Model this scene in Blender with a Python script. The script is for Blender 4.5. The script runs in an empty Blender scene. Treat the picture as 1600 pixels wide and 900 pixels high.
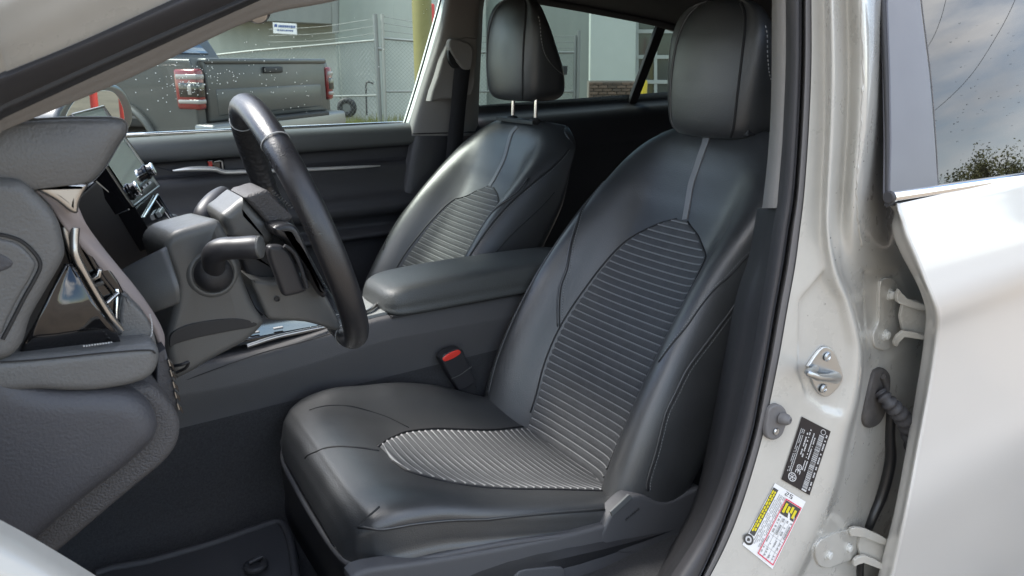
import bpy, bmesh, math, random
import numpy as np
from mathutils import Vector, Matrix

random.seed(7)
RNG = np.random.default_rng(7)
SC = bpy.context.scene
COL = SC.collection
PI = math.pi

# ------------------------------------------------------------------ camera
CAM = np.array([0.0, 0.0, 1.15])
PITCH, YAW, FPX = math.radians(17.0), math.radians(34.0), 1160.0      # focal length in pixels of the 1600 px wide photograph
cam_data = bpy.data.cameras.new('camera')
cam = bpy.data.objects.new('camera', cam_data)
COL.objects.link(cam)
cam.location = CAM
cam.rotation_euler = (PI / 2 - PITCH, 0, -YAW)
cam_data.sensor_width = 36.0
cam_data.lens = 36.0 * FPX / 1600.0
cam_data.clip_start = 0.02
cam_data.clip_end = 1500.0
cam_data.dof.use_dof = True
cam_data.dof.focus_distance = 1.55
cam_data.dof.aperture_fstop = 14.0
SC.camera = cam

# ------------------------------------------------------------------ sky and sun
SUN_EL, SUN_AZ = math.radians(56), math.radians(315)     # azimuth measured clockwise from +Y
world = bpy.data.worlds.new('World')
SC.world = world
world.use_nodes = True
wn, wl = world.node_tree.nodes, world.node_tree.links
bg = wn['Background']
sky = wn.new('ShaderNodeTexSky')
sky.sky_type = 'NISHITA'
sky.sun_disc = False
sky.sun_elevation = SUN_EL
sky.sun_rotation = SUN_AZ
sky.air_density = 1.0
sky.dust_density = 0.6
sky.ozone_density = 1.5
tc = wn.new('ShaderNodeTexCoord')
mp = wn.new('ShaderNodeMapping'); mp.inputs['Scale'].default_value = (1.0, 1.0, 2.4)
nz = wn.new('ShaderNodeTexNoise'); nz.inputs['Scale'].default_value = 2.1; nz.inputs['Detail'].default_value = 7; nz.inputs['Roughness'].default_value = 0.55
nz.inputs['Distortion'].default_value = 0.3
rp = wn.new('ShaderNodeValToRGB')
rp.color_ramp.elements[0].position = 0.475; rp.color_ramp.elements[0].color = (0.0, 0.0, 0.0, 1)
rp.color_ramp.elements[1].position = 0.63; rp.color_ramp.elements[1].color = (1, 1, 1, 1)
nz2 = wn.new('ShaderNodeTexNoise'); nz2.inputs['Scale'].default_value = 3.3; nz2.inputs['Detail'].default_value = 6
rp2 = wn.new('ShaderNodeValToRGB')
rp2.color_ramp.elements[0].position = 0.3; rp2.color_ramp.elements[0].color = (7.0, 7.2, 7.6, 1)
rp2.color_ramp.elements[1].position = 0.7; rp2.color_ramp.elements[1].color = (15.0, 15.0, 15.0, 1)
mixw = wn.new('ShaderNodeMixRGB')
wl.new(tc.outputs['Generated'], mp.inputs['Vector'])
wl.new(mp.outputs['Vector'], nz.inputs['Vector']); wl.new(mp.outputs['Vector'], nz2.inputs['Vector'])
wl.new(nz.outputs['Fac'], rp.inputs['Fac']); wl.new(nz2.outputs['Fac'], rp2.inputs['Fac'])
wl.new(rp.outputs['Color'], mixw.inputs['Fac'])
# clouds are brightest overhead, as under any broken overcast
sxyz = wn.new('ShaderNodeSeparateXYZ'); wl.new(tc.outputs['Generated'], sxyz.inputs['Vector'])
mrz = wn.new('ShaderNodeMapRange'); mrz.inputs['From Min'].default_value = 0.0; mrz.inputs['From Max'].default_value = 1.0
mrz.inputs['To Min'].default_value = 0.55; mrz.inputs['To Max'].default_value = 1.5
wl.new(sxyz.outputs['Z'], mrz.inputs['Value'])
mulw = wn.new('ShaderNodeMixRGB'); mulw.blend_type = 'MULTIPLY'; mulw.inputs['Fac'].default_value = 1.0
wl.new(rp2.outputs['Color'], mulw.inputs['Color1']); wl.new(mrz.outputs['Result'], mulw.inputs['Color2'])
wl.new(sky.outputs['Color'], mixw.inputs['Color1']); wl.new(mulw.outputs['Color'], mixw.inputs['Color2'])
wl.new(mixw.outputs['Color'], bg.inputs['Color'])
bg.inputs['Strength'].default_value = 0.12

sun_data = bpy.data.lights.new('sun', 'SUN')
sun_data.energy = 2.6
sun_data.angle = math.radians(20)
sun_data.color = (1.0, 0.965, 0.91)
sun = bpy.data.objects.new('sun', sun_data)
COL.objects.link(sun)
sd = Vector((math.sin(SUN_AZ) * math.cos(SUN_EL), math.cos(SUN_AZ) * math.cos(SUN_EL), math.sin(SUN_EL)))
sun.rotation_euler = sd.to_track_quat('Z', 'Y').to_euler()
sun.location = sd * 30

SC.view_settings.view_transform = 'Standard'
SC.view_settings.look = 'None'
SC.view_settings.gamma = 1.0
SC.view_settings.use_curve_mapping = False
SC.view_settings.exposure = 1.75
SC.render.engine = 'CYCLES'
SC.cycles.use_denoising = True
SC.cycles.max_bounces = 8
SC.cycles.diffuse_bounces = 4
SC.cycles.glossy_bounces = 4
SC.cycles.transparent_max_bounces = 12
SC.cycles.caustics_reflective = False
SC.cycles.caustics_refractive = False
SC.cycles.sample_clamp_indirect = 6.0

# ------------------------------------------------------------------ geometry helpers
_d = np.array([math.sin(YAW), math.cos(YAW), 0.0]); _r = np.array([math.cos(YAW), -math.sin(YAW), 0.0]); _z = np.array([0, 0, 1.0])
_F = math.cos(PITCH) * _d - math.sin(PITCH) * _z
_U = math.sin(PITCH) * _d + math.cos(PITCH) * _z

def at(px, py, ax, v):
    """point of the plane X=v, Y=v or Z=v (or at depth v) that the survey photograph shows at px, py"""
    R = _F + (px - 800) / FPX * _r + (450 - py) / FPX * _U
    if ax == 'D':
        t = v
    elif ax == 'P':                     # plane: (point, normal)
        p, n = np.array(v[0], float), np.array(v[1], float)
        t = ((p - CAM) @ n) / (R @ n)
    else:
        i = 'XYZ'.index(ax)
        t = (v - CAM[i]) / R[i]
    return CAM + t * R

def ay(pts, Y):
    return np.array([at(p[0], p[1], 'Y', p[2] if len(p) > 2 else Y) for p in pts])

def proj(P):
    q = np.asarray(P, float) - CAM
    w = q @ _F
    return np.stack([800 + FPX * (q @ _r) / w, 450 - FPX * (q @ _U) / w], -1)

def cr(P, n=6, closed=False):
    """Catmull-Rom through the rows of P, n steps to a span"""
    P = np.asarray(P, float)
    N = len(P)
    if N < 3 and not closed:
        t = np.linspace(0, 1, n * (N - 1) + 1).reshape((-1,) + (1,) * (P.ndim - 1))
        return P[0] * (1 - t) + P[-1] * t
    sh = (1,) * (P.ndim - 1)
    t = (np.arange(n) / n).reshape((-1,) + sh)
    out = []
    for i in range(N if closed else N - 1):
        if closed:
            a, b, c, d = P[(i - 1) % N], P[i], P[(i + 1) % N], P[(i + 2) % N]
        else:
            b, c = P[i], P[i + 1]
            a = P[i - 1] if i else 2 * b - c
            d = P[i + 2] if i + 2 < N else 2 * c - b
        out.append(0.5 * (2 * b + (c - a) * t + (2 * a - 5 * b + 4 * c - d) * t ** 2 + (3 * b - a - 3 * c + d) * t ** 3))
    out = np.concatenate(out)
    if not closed:
        out = np.concatenate([out, P[-1:]])
    return out

def mk(name, V, Fc, mat, parent=None, smooth=True, angle=35):
    me = bpy.data.meshes.new(name)
    me.from_pydata([tuple(map(float, v)) for v in V], [], [tuple(map(int, f)) for f in Fc])
    me.update()
    if smooth:
        me.polygons.foreach_set('use_smooth', [True] * len(me.polygons))
        if angle:
            me.set_sharp_from_angle(angle=math.radians(angle))
    if mat is not None:
        me.materials.append(mat)
    return link(name, me, parent)

def link(name, me, parent=None):
    o = bpy.data.objects.new(name, me)
    COL.objects.link(o)
    if parent is not None:
        o.parent = parent
        if parent.type == 'EMPTY':
            o.matrix_parent_inverse = (Matrix.Translation(parent.location) @ parent.rotation_euler.to_matrix().to_4x4()).inverted()
    return o

def thing(name, label, cat, loc=(0, 0, 0), group=None):
    o = bpy.data.objects.new(name, None)
    o.empty_display_size = 0.05
    COL.objects.link(o)
    o.location = loc
    return tag(o, label, cat, group)

def tag(o, label=None, cat=None, group=None, kind=None):
    if label: o['label'] = label
    if cat: o['category'] = cat
    if group: o['group'] = group
    if kind: o['kind'] = kind
    return o

def gridfaces(R, C, cu=False, cv=False):
    f = []
    for i in range(R if cu else R - 1):
        for j in range(C if cv else C - 1):
            a, b = i, (i + 1) % R
            c, d = j, (j + 1) % C
            f.append((a * C + c, a * C + d, b * C + d, b * C + c))
    return f

def patch(name, rows, mat, parent=None, nu=5, nv=5, thick=0.0, cv=False, cu=False, caps=False, angle=40, flip=False):
    """sheet through a grid of control points; thick > 0 gives it a back face"""
    G = np.asarray(rows, float)
    G = cr(G, nu, cu)
    G = np.swapaxes(cr(np.swapaxes(G, 0, 1), nv, cv), 0, 1)
    R, C = G.shape[:2]
    V = G.reshape(-1, 3)
    F = gridfaces(R, C, cu, cv)
    if caps:
        F.append(tuple(range(C))[::-1]); F.append(tuple((R - 1) * C + j for j in range(C)))
    if flip:
        F = [f[::-1] for f in F]
    o = mk(name, V, F, mat, parent, angle=angle)
    if thick:
        m = o.modifiers.new('solid', 'SOLIDIFY'); m.thickness = thick; m.offset = -1
    return o

def frames(P, up=(0, 0, 1)):
    P = np.asarray(P, float)
    T = np.gradient(P, axis=0)
    T /= np.linalg.norm(T, axis=1)[:, None] + 1e-12
    up = np.array(up, float)
    N = np.empty_like(P)
    n = up - T[0] * (up @ T[0])
    if np.linalg.norm(n) < 1e-3:
        n = np.array([1.0, 0.2, 0]); n -= T[0] * (n @ T[0])
    n /= np.linalg.norm(n)
    for i in range(len(P)):
        n = n - T[i] * (n @ T[i]); n /= np.linalg.norm(n) + 1e-12
        N[i] = n
    return T, N, np.cross(T, N)

def tube_geo(P, r, seg=10, smooth=6, ell=1.0, up=(0, 0, 1), closed=False):
    """V, F of a swept tube; r is a number or one radius per control point; ell squashes it along the up axis"""
    P = np.asarray(P, float)
    r = np.full(len(P), r, float) if np.isscalar(r) else np.asarray(r, float)
    if smooth > 1:
        Q = cr(np.concatenate([P, r[:, None]], 1), smooth, closed)
        P, r = Q[:, :3], np.abs(Q[:, 3])
    if closed:
        T = np.roll(P, -1, 0) - np.roll(P, 1, 0); T /= np.linalg.norm(T, axis=1)[:, None]
        N = np.array(up, float) - T * (T @ np.array(up, float))[:, None]
        N /= np.linalg.norm(N, axis=1)[:, None]
        B = np.cross(T, N)
    else:
        T, N, B = frames(P, up)
    a = np.linspace(0, 2 * PI, seg, endpoint=False)
    V = P[:, None] + r[:, None, None] * (ell * np.cos(a)[None, :, None] * N[:, None] + np.sin(a)[None, :, None] * B[:, None])
    V = V.reshape(-1, 3)
    F = gridfaces(len(P), seg, closed, True)
    F = [f[::-1] for f in F]
    if not closed:
        F.append(tuple(range(seg))); F.append(tuple((len(P) - 1) * seg + j for j in range(seg))[::-1])
    return V, F

def tube(name, P, r, mat, parent=None, **k):
    V, F = tube_geo(P, r, **k)
    return mk(name, V, F, mat, parent, angle=50)

def merge(geos):
    V, F, n = [], [], 0
    for v, f in geos:
        V.append(np.asarray(v)); F += [tuple(i + n for i in q) for q in f]; n += len(v)
    return np.concatenate(V), F

def loft(name, sections, mat, parent=None, nu=4, nv=4, caps=True, angle=45, flip=False):
    return patch(name, sections, mat, parent, nu, nv, cv=True, caps=caps, angle=angle, flip=flip)

def inset2(P2, d):
    """move a closed 2D outline inwards by d"""
    n = len(P2)
    a = 0.5 * np.sum(P2[:, 0] * np.roll(P2[:, 1], -1) - np.roll(P2[:, 0], -1) * P2[:, 1])
    T = np.roll(P2, -1, 0) - np.roll(P2, 1, 0)
    T /= np.linalg.norm(T, axis=1)[:, None] + 1e-12
    N = np.stack([-T[:, 1], T[:, 0]], 1) * (1 if a > 0 else -1)
    Q = P2 + N * d
    E0 = np.roll(P2, -1, 0) - P2
    for _ in range(60):                      # collapse edges that turned over
        E1 = np.roll(Q, -1, 0) - Q
        bad = np.where((E0 * E1).sum(1) < 0)[0]
        if not len(bad): break
        for k in bad:
            m = (Q[k] + Q[(k + 1) % n]) / 2
            Q[k] = m; Q[(k + 1) % n] = m
    return Q

def pad_geo(P, ext, r=0.006, steps=4, both=False):
    """closed 3D outline P (near face) extruded along the vector ext, near edge rounded with radius r"""
    P = np.asarray(P, float)
    ext = np.asarray(ext, float)
    L = np.linalg.norm(ext); e = ext / L
    # plane axes
    c = P.mean(0)
    a1 = P[len(P) // 3] - c; a1 = a1 - e * (a1 @ e); a1 /= np.linalg.norm(a1)
    a2 = np.cross(e, a1)
    P2 = np.stack([(P - c) @ a1, (P - c) @ a2], 1)
    h = (P - c) @ e
    rings = [(inset2(P2, r * 1.35 + .0008), 0.0)]
    for k in range(steps + 1):
        th = PI / 2 * k / steps
        q = inset2(P2, r * (1 - math.sin(th)))
        rings.append((q, r * (1 - math.cos(th))))
    rings.append((P2, L - (r if both else 0)))
    if both:
        for k in range(1, steps + 1):
            th = PI / 2 * k / steps
            rings.append((inset2(P2, r * (1 - math.cos(th))), L - r + r * math.sin(th)))
    V = []
    for q, d in rings:
        V.append(c + q[:, :1] * a1 + q[:, 1:] * a2 + (h + d)[:, None] * e)
    n, m = len(P2), len(rings)
    V = np.concatenate(V)
    area = 0.5 * np.sum(P2[:, 0] * np.roll(P2[:, 1], -1) - np.roll(P2[:, 0], -1) * P2[:, 1])
    F = gridfaces(m, n, False, True)
    F = F + [tuple(range(n))[::-1], tuple((m - 1) * n + j for j in range(n))]
    if area < 0:
        F = [f[::-1] for f in F]
    return V, F

def pad(name, P, ext, mat, parent=None, r=0.006, sm=0, steps=4, both=False, angle=40):
    P = np.asarray(P, float)
    if sm:
        P = cr(P, sm, True)
    V, F = pad_geo(P, ext, r, steps, both)
    return mk(name, V, F, mat, parent, angle=angle)

def box_geo(c, s, rot=None, bev=0.0, seg=2):
    bm = bmesh.new()
    bmesh.ops.create_cube(bm, size=1.0)
    for v in bm.verts:
        v.co = Vector((v.co.x * s[0], v.co.y * s[1], v.co.z * s[2]))
    if bev:
        bmesh.ops.bevel(bm, geom=bm.edges[:], offset=bev, segments=seg, profile=0.5, affect='EDGES', clamp_overlap=True)
    M = Matrix.Translation(Vector(c))
    if rot is not None:
        M = M @ rot.to_4x4()
    bm.transform(M)
    bm.verts.index_update()
    V = np.array([v.co[:] for v in bm.verts]); F = [tuple(v.index for v in f.verts) for f in bm.faces]
    bm.free()
    return V, F

def box(name, c, s, mat, parent=None, rot=None, bev=0.0, seg=2):
    V, F = box_geo(c, s, rot, bev, seg)
    return mk(name, V, F, mat, parent, angle=30)

def lathe_geo(prof, c, axis, seg=24):
    """profile of (radius, height) turned about axis through c"""
    axis = np.array(axis, float); axis /= np.linalg.norm(axis)
    a1 = np.cross(axis, [0, 0, 1.0]) if abs(axis[2]) < 0.9 else np.cross(axis, [1.0, 0, 0])
    a1 /= np.linalg.norm(a1); a2 = np.cross(axis, a1)
    a = np.linspace(0, 2 * PI, seg, endpoint=False)
    V = np.concatenate([np.asarray(c, float) + h * axis + r * (np.cos(a)[:, None] * a1 + np.sin(a)[:, None] * a2) for r, h in prof])
    m = len(prof)
    F = gridfaces(m, seg, False, True) + [tuple(range(seg))[::-1], tuple((m - 1) * seg + j for j in range(seg))]
    return V, F

def lathe(name, prof, c, axis, mat, parent=None, seg=24, angle=35):
    V, F = lathe_geo(prof, c, axis, seg)
    return mk(name, V, F, mat, parent, angle=angle)

# ------------------------------------------------------------------ materials
def mat(name, col, rough=0.5, metal=0.0, spec=0.5, bump=0.0, bscale=200.0, var=0.0, vscale=3.0, coat=0.0, coat_r=0.05, sheen=0.0,
        stretch=None, detail=3, rvar=0.0, bump2=0.0, b2scale=30.0):
    m = bpy.data.materials.new(name)
    m.use_nodes = True
    n, l = m.node_tree.nodes, m.node_tree.links
    b = n['Principled BSDF']
    b.inputs['Base Color'].default_value = (*col, 1)
    b.inputs['Roughness'].default_value = rough
    b.inputs['Metallic'].default_value = metal
    b.inputs['Specular IOR Level'].default_value = spec
    if coat:
        b.inputs['Coat Weight'].default_value = coat; b.inputs['Coat Roughness'].default_value = coat_r
    if sheen:
        b.inputs['Sheen Weight'].default_value = sheen
    tcn = None
    def vec():
        nonlocal tcn
        if tcn is None:
            tcn = n.new('ShaderNodeTexCoord')
            if stretch:
                mm = n.new('ShaderNodeMapping'); mm.inputs['Scale'].default_value = stretch
                l.new(tcn.outputs['Object'], mm.inputs['Vector']); tcn = mm
                return mm.outputs['Vector']
        return tcn.outputs['Vector'] if stretch else tcn.outputs['Object']
    if bump:
        t = n.new('ShaderNodeTexNoise'); t.inputs['Scale'].default_value = bscale; t.inputs['Detail'].default_value = detail
        l.new(vec(), t.inputs['Vector'])
        bp = n.new('ShaderNodeBump'); bp.inputs['Strength'].default_value = bump; bp.inputs['Distance'].default_value = 0.002
        l.new(t.outputs['Fac'], bp.inputs['Height']); l.new(bp.outputs['Normal'], b.inputs['Normal'])
        if bump2:
            t2 = n.new('ShaderNodeTexNoise'); t2.inputs['Scale'].default_value = b2scale; t2.inputs['Detail'].default_value = 4; t2.inputs['Distortion'].default_value = 0.8
            l.new(vec(), t2.inputs['Vector'])
            bp2 = n.new('ShaderNodeBump'); bp2.inputs['Strength'].default_value = bump2; bp2.inputs['Distance'].default_value = 0.012
            l.new(t2.outputs['Fac'], bp2.inputs['Height']); l.new(bp2.outputs['Normal'], bp.inputs['Normal'])
    if var or rvar:
        t = n.new('ShaderNodeTexNoise'); t.inputs['Scale'].default_value = vscale; t.inputs['Detail'].default_value = 6
        t.inputs['Roughness'].default_value = 0.65
        l.new(vec(), t.inputs['Vector'])
    if var:
        r_ = n.new('ShaderNodeValToRGB')
        r_.color_ramp.elements[0].position = 0.3; r_.color_ramp.elements[1].position = 0.7
        r_.color_ramp.elements[0].color = (*[c * (1 - var) for c in col], 1)
        r_.color_ramp.elements[1].color = (*[min(1, c * (1 + var)) for c in col], 1)
        l.new(t.outputs['Fac'], r_.inputs['Fac']); l.new(r_.outputs['Color'], b.inputs['Base Color'])
    if rvar:
        mr = n.new('ShaderNodeMapRange')
        mr.inputs['From Min'].default_value = 0.3; mr.inputs['From Max'].default_value = 0.7
        mr.inputs['To Min'].default_value = max(0.02, rough - rvar); mr.inputs['To Max'].default_value = min(1, rough + rvar)
        l.new(t.outputs['Fac'], mr.inputs['Value']); l.new(mr.outputs['Result'], b.inputs['Roughness'])
    return m

def glass(name, tint, refl=1.0, ior=1.5):
    m = bpy.data.materials.new(name)
    m.use_nodes = True
    n, l = m.node_tree.nodes, m.node_tree.links
    n.remove(n['Principled BSDF'])
    tr = n.new('ShaderNodeBsdfTransparent'); tr.inputs['Color'].default_value = (*tint, 1)
    gl = n.new('ShaderNodeBsdfGlossy'); gl.inputs['Roughness'].default_value = 0.0; gl.inputs['Color'].default_value = (refl, refl, refl, 1)
    fr = n.new('ShaderNodeFresnel'); fr.inputs['IOR'].default_value = ior
    mx = n.new('ShaderNodeMixShader')
    l.new(fr.outputs['Fac'], mx.inputs['Fac']); l.new(tr.outputs['BSDF'], mx.inputs[1]); l.new(gl.outputs['BSDF'], mx.inputs[2])
    l.new(mx.outputs['Shader'], n['Material Output'].inputs['Surface'])
    return m

def emit(name, col, s):
    m = mat(name, (0.02, 0.02, 0.02), 0.3)
    b = m.node_tree.nodes['Principled BSDF']
    b.inputs['Emission Color'].default_value = (*col, 1); b.inputs['Emission Strength'].default_value = s
    return m

M = {}
M['leather'] = mat('leather', (0.032, 0.0335, 0.035), 0.42, spec=1.0, bump=0.22, bscale=430, var=0.12, vscale=9, rvar=0.05, bump2=0.035, b2scale=22)
M['leather_side'] = mat('leather_side', (0.020, 0.020, 0.022), 0.46, bump=0.22, bscale=420, var=0.12, vscale=9)
M['insert'] = mat('insert_fabric', (0.060, 0.062, 0.065), 0.66, bump=0.5, bscale=900, var=0.15, vscale=40)
M['rib'] = mat('rib_piping', (0.20, 0.203, 0.205), 0.58, bump=0.2, bscale=900)
M['strap'] = mat('strap_grey', (0.20, 0.20, 0.205), 0.55, bump=0.2, bscale=700)
M['seam'] = mat('seam_dark', (0.012, 0.012, 0.013), 0.6)
M['thread'] = mat('thread_grey', (0.22, 0.23, 0.23), 0.7)
M['thread_light'] = mat('thread_light', (0.55, 0.55, 0.54), 0.7)
M['seat_plastic'] = mat('seat_plastic', (0.068, 0.068, 0.072), 0.6, bump=0.25, bscale=700)
M['dark_plastic'] = mat('dark_plastic', (0.018, 0.018, 0.02), 0.55, bump=0.2, bscale=600)
M['dash'] = mat('dash_vinyl', (0.112, 0.112, 0.110), 0.45, bump=0.45, bscale=330, var=0.08, vscale=6)
M['dash_dark'] = mat('dash_vinyl_dark', (0.056, 0.056, 0.062), 0.52, bump=0.45, bscale=330, var=0.08, vscale=6)
M['dash_grain'] = mat('dash_coarse_grain', (0.064, 0.061, 0.062), 0.62, bump=0.9, bscale=420, detail=1)
M['column'] = mat('column_plastic', (0.082, 0.083, 0.080), 0.38, bump=0.2, bscale=700, rvar=0.07, vscale=14)
M['wheel_leather'] = mat('wheel_leather', (0.016, 0.016, 0.018), 0.33, spec=0.7, bump=0.25, bscale=600, rvar=0.1, vscale=18)
M['piano'] = mat('piano_black', (0.006, 0.006, 0.007), 0.06, coat=0.6)
M['chrome'] = mat('chrome', (0.80, 0.80, 0.80), 0.10, metal=1.0)
M['satin'] = mat('satin_metal', (0.46, 0.45, 0.43), 0.30, metal=1.0)
M['trim_fin'] = mat('trim_rose_grey', (0.30, 0.265, 0.262), 0.38)
M['carpet'] = mat('carpet', (0.032, 0.032, 0.034), 0.95, bump=1.0, bscale=900, var=0.35, vscale=260)
M['mat_rubber'] = mat('mat_rubber', (0.034, 0.034, 0.037), 0.6, bump=0.3, bscale=300)
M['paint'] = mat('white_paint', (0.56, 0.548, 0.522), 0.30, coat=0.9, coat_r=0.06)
M['paint_jamb_shaded'] = mat('white_paint_jamb_shaded', (0.44, 0.428, 0.392), 0.30, coat=0.9, coat_r=0.08, var=0.05, vscale=14, rvar=0.06)  # door paint darkened, the doorway's shade mixed into the colour
M['rubber'] = mat('rubber', (0.035, 0.034, 0.037), 0.6)
M['rubber_grey'] = mat('rubber_grey', (0.13, 0.125, 0.125), 0.62)
M['pillar_trim'] = mat('pillar_trim', (0.235, 0.225, 0.215), 0.75, bump=0.3, bscale=500)
M['headliner'] = mat('headliner', (0.045, 0.043, 0.05), 0.9, bump=0.3, bscale=700)
M['applique'] = mat('applique_grey', (0.10, 0.10, 0.115), 0.33, rvar=0.05, vscale=10)
M['zinc'] = mat('zinc', (0.50, 0.52, 0.53), 0.34, metal=1.0)
M['bolt_white'] = mat('painted_bolt', (0.52, 0.52, 0.49), 0.4, var=0.1, vscale=60)
M['grommet'] = mat('dusty_rubber', (0.055, 0.050, 0.047), 0.75, var=0.35, vscale=25)
M['cable'] = mat('cable_sleeve', (0.014, 0.014, 0.015), 0.32)
M['red_button'] = mat('red_button', (0.72, 0.045, 0.03), 0.35)
M['buckle'] = mat('buckle_black', (0.022, 0.022, 0.025), 0.42)
M['webbing'] = mat('webbing', (0.017, 0.017, 0.02), 0.75, bump=0.6, bscale=900)
M['door_trim'] = mat('door_trim', (0.085, 0.09, 0.088), 0.42, bump=0.3, bscale=400)
M['door_dark'] = mat('door_trim_dark', (0.036, 0.036, 0.040), 0.46, bump=0.3, bscale=400)
M['glass_front'] = glass('side_glass', (0.72, 0.80, 0.74))
M['glass_rear'] = glass('privacy_glass', (0.40, 0.47, 0.43))
M['glass_near'] = glass('near_privacy_glass', (0.02, 0.022, 0.022), ior=1.55)
M['screen'] = mat('screen_glass', (0.02, 0.022, 0.022), 0.07, coat=1.0)
M['mirror'] = mat('mirror_glass', (0.50, 0.52, 0.52), 0.01, metal=1.0)
M['label_black'] = mat('label_black', (0.008, 0.008, 0.012), 0.35)
M['label_white'] = mat('label_white', (0.72, 0.72, 0.72), 0.4)
M['print_grey'] = mat('print_grey', (0.50, 0.50, 0.50), 0.5)
M['print_dark'] = mat('print_dark', (0.05, 0.05, 0.05), 0.5)
M['print_mid'] = mat('print_mid', (0.28, 0.28, 0.28), 0.5)
M['print_yellow'] = mat('print_yellow', (0.62, 0.53, 0.02), 0.45)
M['print_red'] = mat('print_red', (0.66, 0.03, 0.08), 0.45)

# ================================================================== ground (setting)
GZ = -0.30
GND = mat('asphalt', (0.165, 0.132, 0.098), 0.9, bump=0.6, bscale=60, var=0.25, vscale=1.5)
g = mk('ground', [(-300, -300, GZ), (300, -300, GZ), (300, 300, GZ), (-300, 300, GZ)], [(0, 1, 2, 3)], GND)
tag(g, 'pale worn concrete of the yard', None, None, 'structure')

# ================================================================== car body shell
body = thing('car_body', 'white sedan body shell framing the open driver doorway', 'car body', (1.0, 0.66, 0.2))

# ---- near B pillar: stamped white sheet, traced row by row
PROW = [  # py : seal edge, flat, ridge, valley, ridge, fall, gap, behind
    (-90, 1268, 1287, 1299, 1321, 1344, 1360, 1374, 1388),
    (0,   1268, 1288, 1300, 1322, 1345, 1362, 1376, 1390),
    (100, 1268, 1289, 1302, 1324, 1348, 1365, 1379, 1393),
    (200, 1264, 1288, 1300, 1322, 1344, 1364, 1382, 1398),
    (300, 1257, 1283, 1295, 1316, 1336, 1358, 1384, 1402),
    (360, 1250, 1281, 1294, 1312, 1334, 1358, 1388, 1412),
    (420, 1242, 1285, 1304, 1318, 1342, 1368, 1402, 1435),
    (480, 1231, 1290, 1326, 1339, 1358, 1384, 1418, 1470),
    (550, 1219, 1288, 1340, 1351, 1364, 1390, 1425, 1485),
    (620, 1205, 1278, 1333, 1346, 1361, 1388, 1424, 1475),
    (680, 1192, 1265, 1316, 1332, 1353, 1383, 1422, 1462),
    (760, 1169, 1240, 1297, 1315, 1341, 1376, 1412, 1452),
    (830, 1144, 1210, 1270, 1290, 1325, 1367, 1402, 1442),
    (900, 1110, 1180, 1234, 1260, 1306, 1352, 1392, 1427),
    (990, 1056, 1130, 1182, 1215, 1280, 1336, 1380, 1412)]
YU = np.array([.700, .693, .672, .688, .660, .676, .715, .735])
YL = np.array([.700, .678, .664, .684, .702, .708, .712, .720])
prows = []
for i, (py, *xs) in enumerate(PROW):
    k = min(1, max(0, (py - 300) / 180)); k = k * k * (3 - 2 * k)
    Y = YU * (1 - k) + YL * k
    prows.append([at(x, py, 'Y', y) for x, y in zip(xs, Y)])
PG = cr(np.array(prows), 10)
PG = np.swapaxes(cr(np.swapaxes(PG, 0, 1), 12), 0, 1)
PPX = proj(PG)
def poly_sd(P, poly):
    """signed distance in pixels, positive inside"""
    poly = np.asarray(poly, float)
    x, y = P[..., 0], P[..., 1]
    ins = np.zeros(x.shape, bool); dist = np.full(x.shape, 1e9)
    for a, b in zip(poly, np.roll(poly, -1, 0)):
        c = ((a[1] > y) != (b[1] > y)) & (x < (b[0] - a[0]) * (y - a[1]) / (b[1] - a[1] + 1e-9) + a[0])
        ins ^= c
        d = b - a
        t = np.clip(((x - a[0]) * d[0] + (y - a[1]) * d[1]) / (d @ d), 0, 1)
        dist = np.minimum(dist, np.hypot(x - a[0] - t * d[0], y - a[1] - t * d[1]))
    return np.where(ins, dist, -dist)
def dent(poly, depth, soft):
    s = np.clip(poly_sd(PPX, poly) / soft + 0.5, 0, 1)
    PG[..., 1] += depth * s * s * (3 - 2 * s)
dent([(1252, 470), (1290, 425), (1318, 470), (1334, 540), (1331, 600), (1318, 648), (1290, 640), (1262, 618), (1250, 580)], 0.010, 9)
dent([(1350, 425), (1400, 425), (1440, 520), (1385, 560), (1355, 545)], 0.004, 8)
mk('pillar', PG.reshape(-1, 3), [f[::-1] for f in gridfaces(*PG.shape[:2])], M['paint_jamb_shaded'], body, angle=60)['label'] = 'white stamped centre pillar'
PPX = proj(PG)
def pil(px, py, off=0.0015):
    """point on the pillar sheet seen at px, py, lifted towards the outside"""
    d = (PPX[..., 0] - px) ** 2 + (PPX[..., 1] - py) ** 2
    idx = np.argpartition(d.ravel(), 6)[:6]
    w = 1 / (d.ravel()[idx] + 1e-3)
    Y = (PG[..., 1].ravel()[idx] * w).sum() / w.sum()
    return at(px, py, 'Y', Y - off)

# uneven bead of seam sealer down the outer ridge
rs = random.Random(4)
SB = [pil(x + rs.uniform(-1.2, 1.2), y, .0008) for x, y in zip(np.interp(np.linspace(-40, 385, 60), [-40, 60, 120, 200, 280, 340, 385], [1344, 1347, 1349, 1345, 1339, 1340, 1347]), np.linspace(-40, 385, 60))]
V, F = tube_geo(SB, np.array([rs.uniform(.0006, .0017) for _ in SB]), 6, 2); mk('seam_sealer', V, F, M['paint_jamb_shaded'], body, angle=0)
V, F = [], []
for _ in range(46):                       # small chips and dirt specks on the paint
    x, y = rs.choice(((1350, 300), (1335, 330), (1300, 400), (1345, 200), (1330, 620), (1310, 760), (1370, 700), (1290, 480), (1260, 560)))
    c = pil(x + rs.gauss(0, 14), y + rs.gauss(0, 60), .0006); k = rs.uniform(.0005, .0014); n = len(V)
    V += [c + np.array([k * math.cos(a) * rs.uniform(.6, 1.2), 0, k * math.sin(a)]) for a in np.linspace(0, 2 * PI, 6, endpoint=False)]; F.append(tuple(range(n, n + 6))[::-1])
tag(mk('paint_chips', V, F, M['grommet'], body, smooth=False), kind='stuff')

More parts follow.
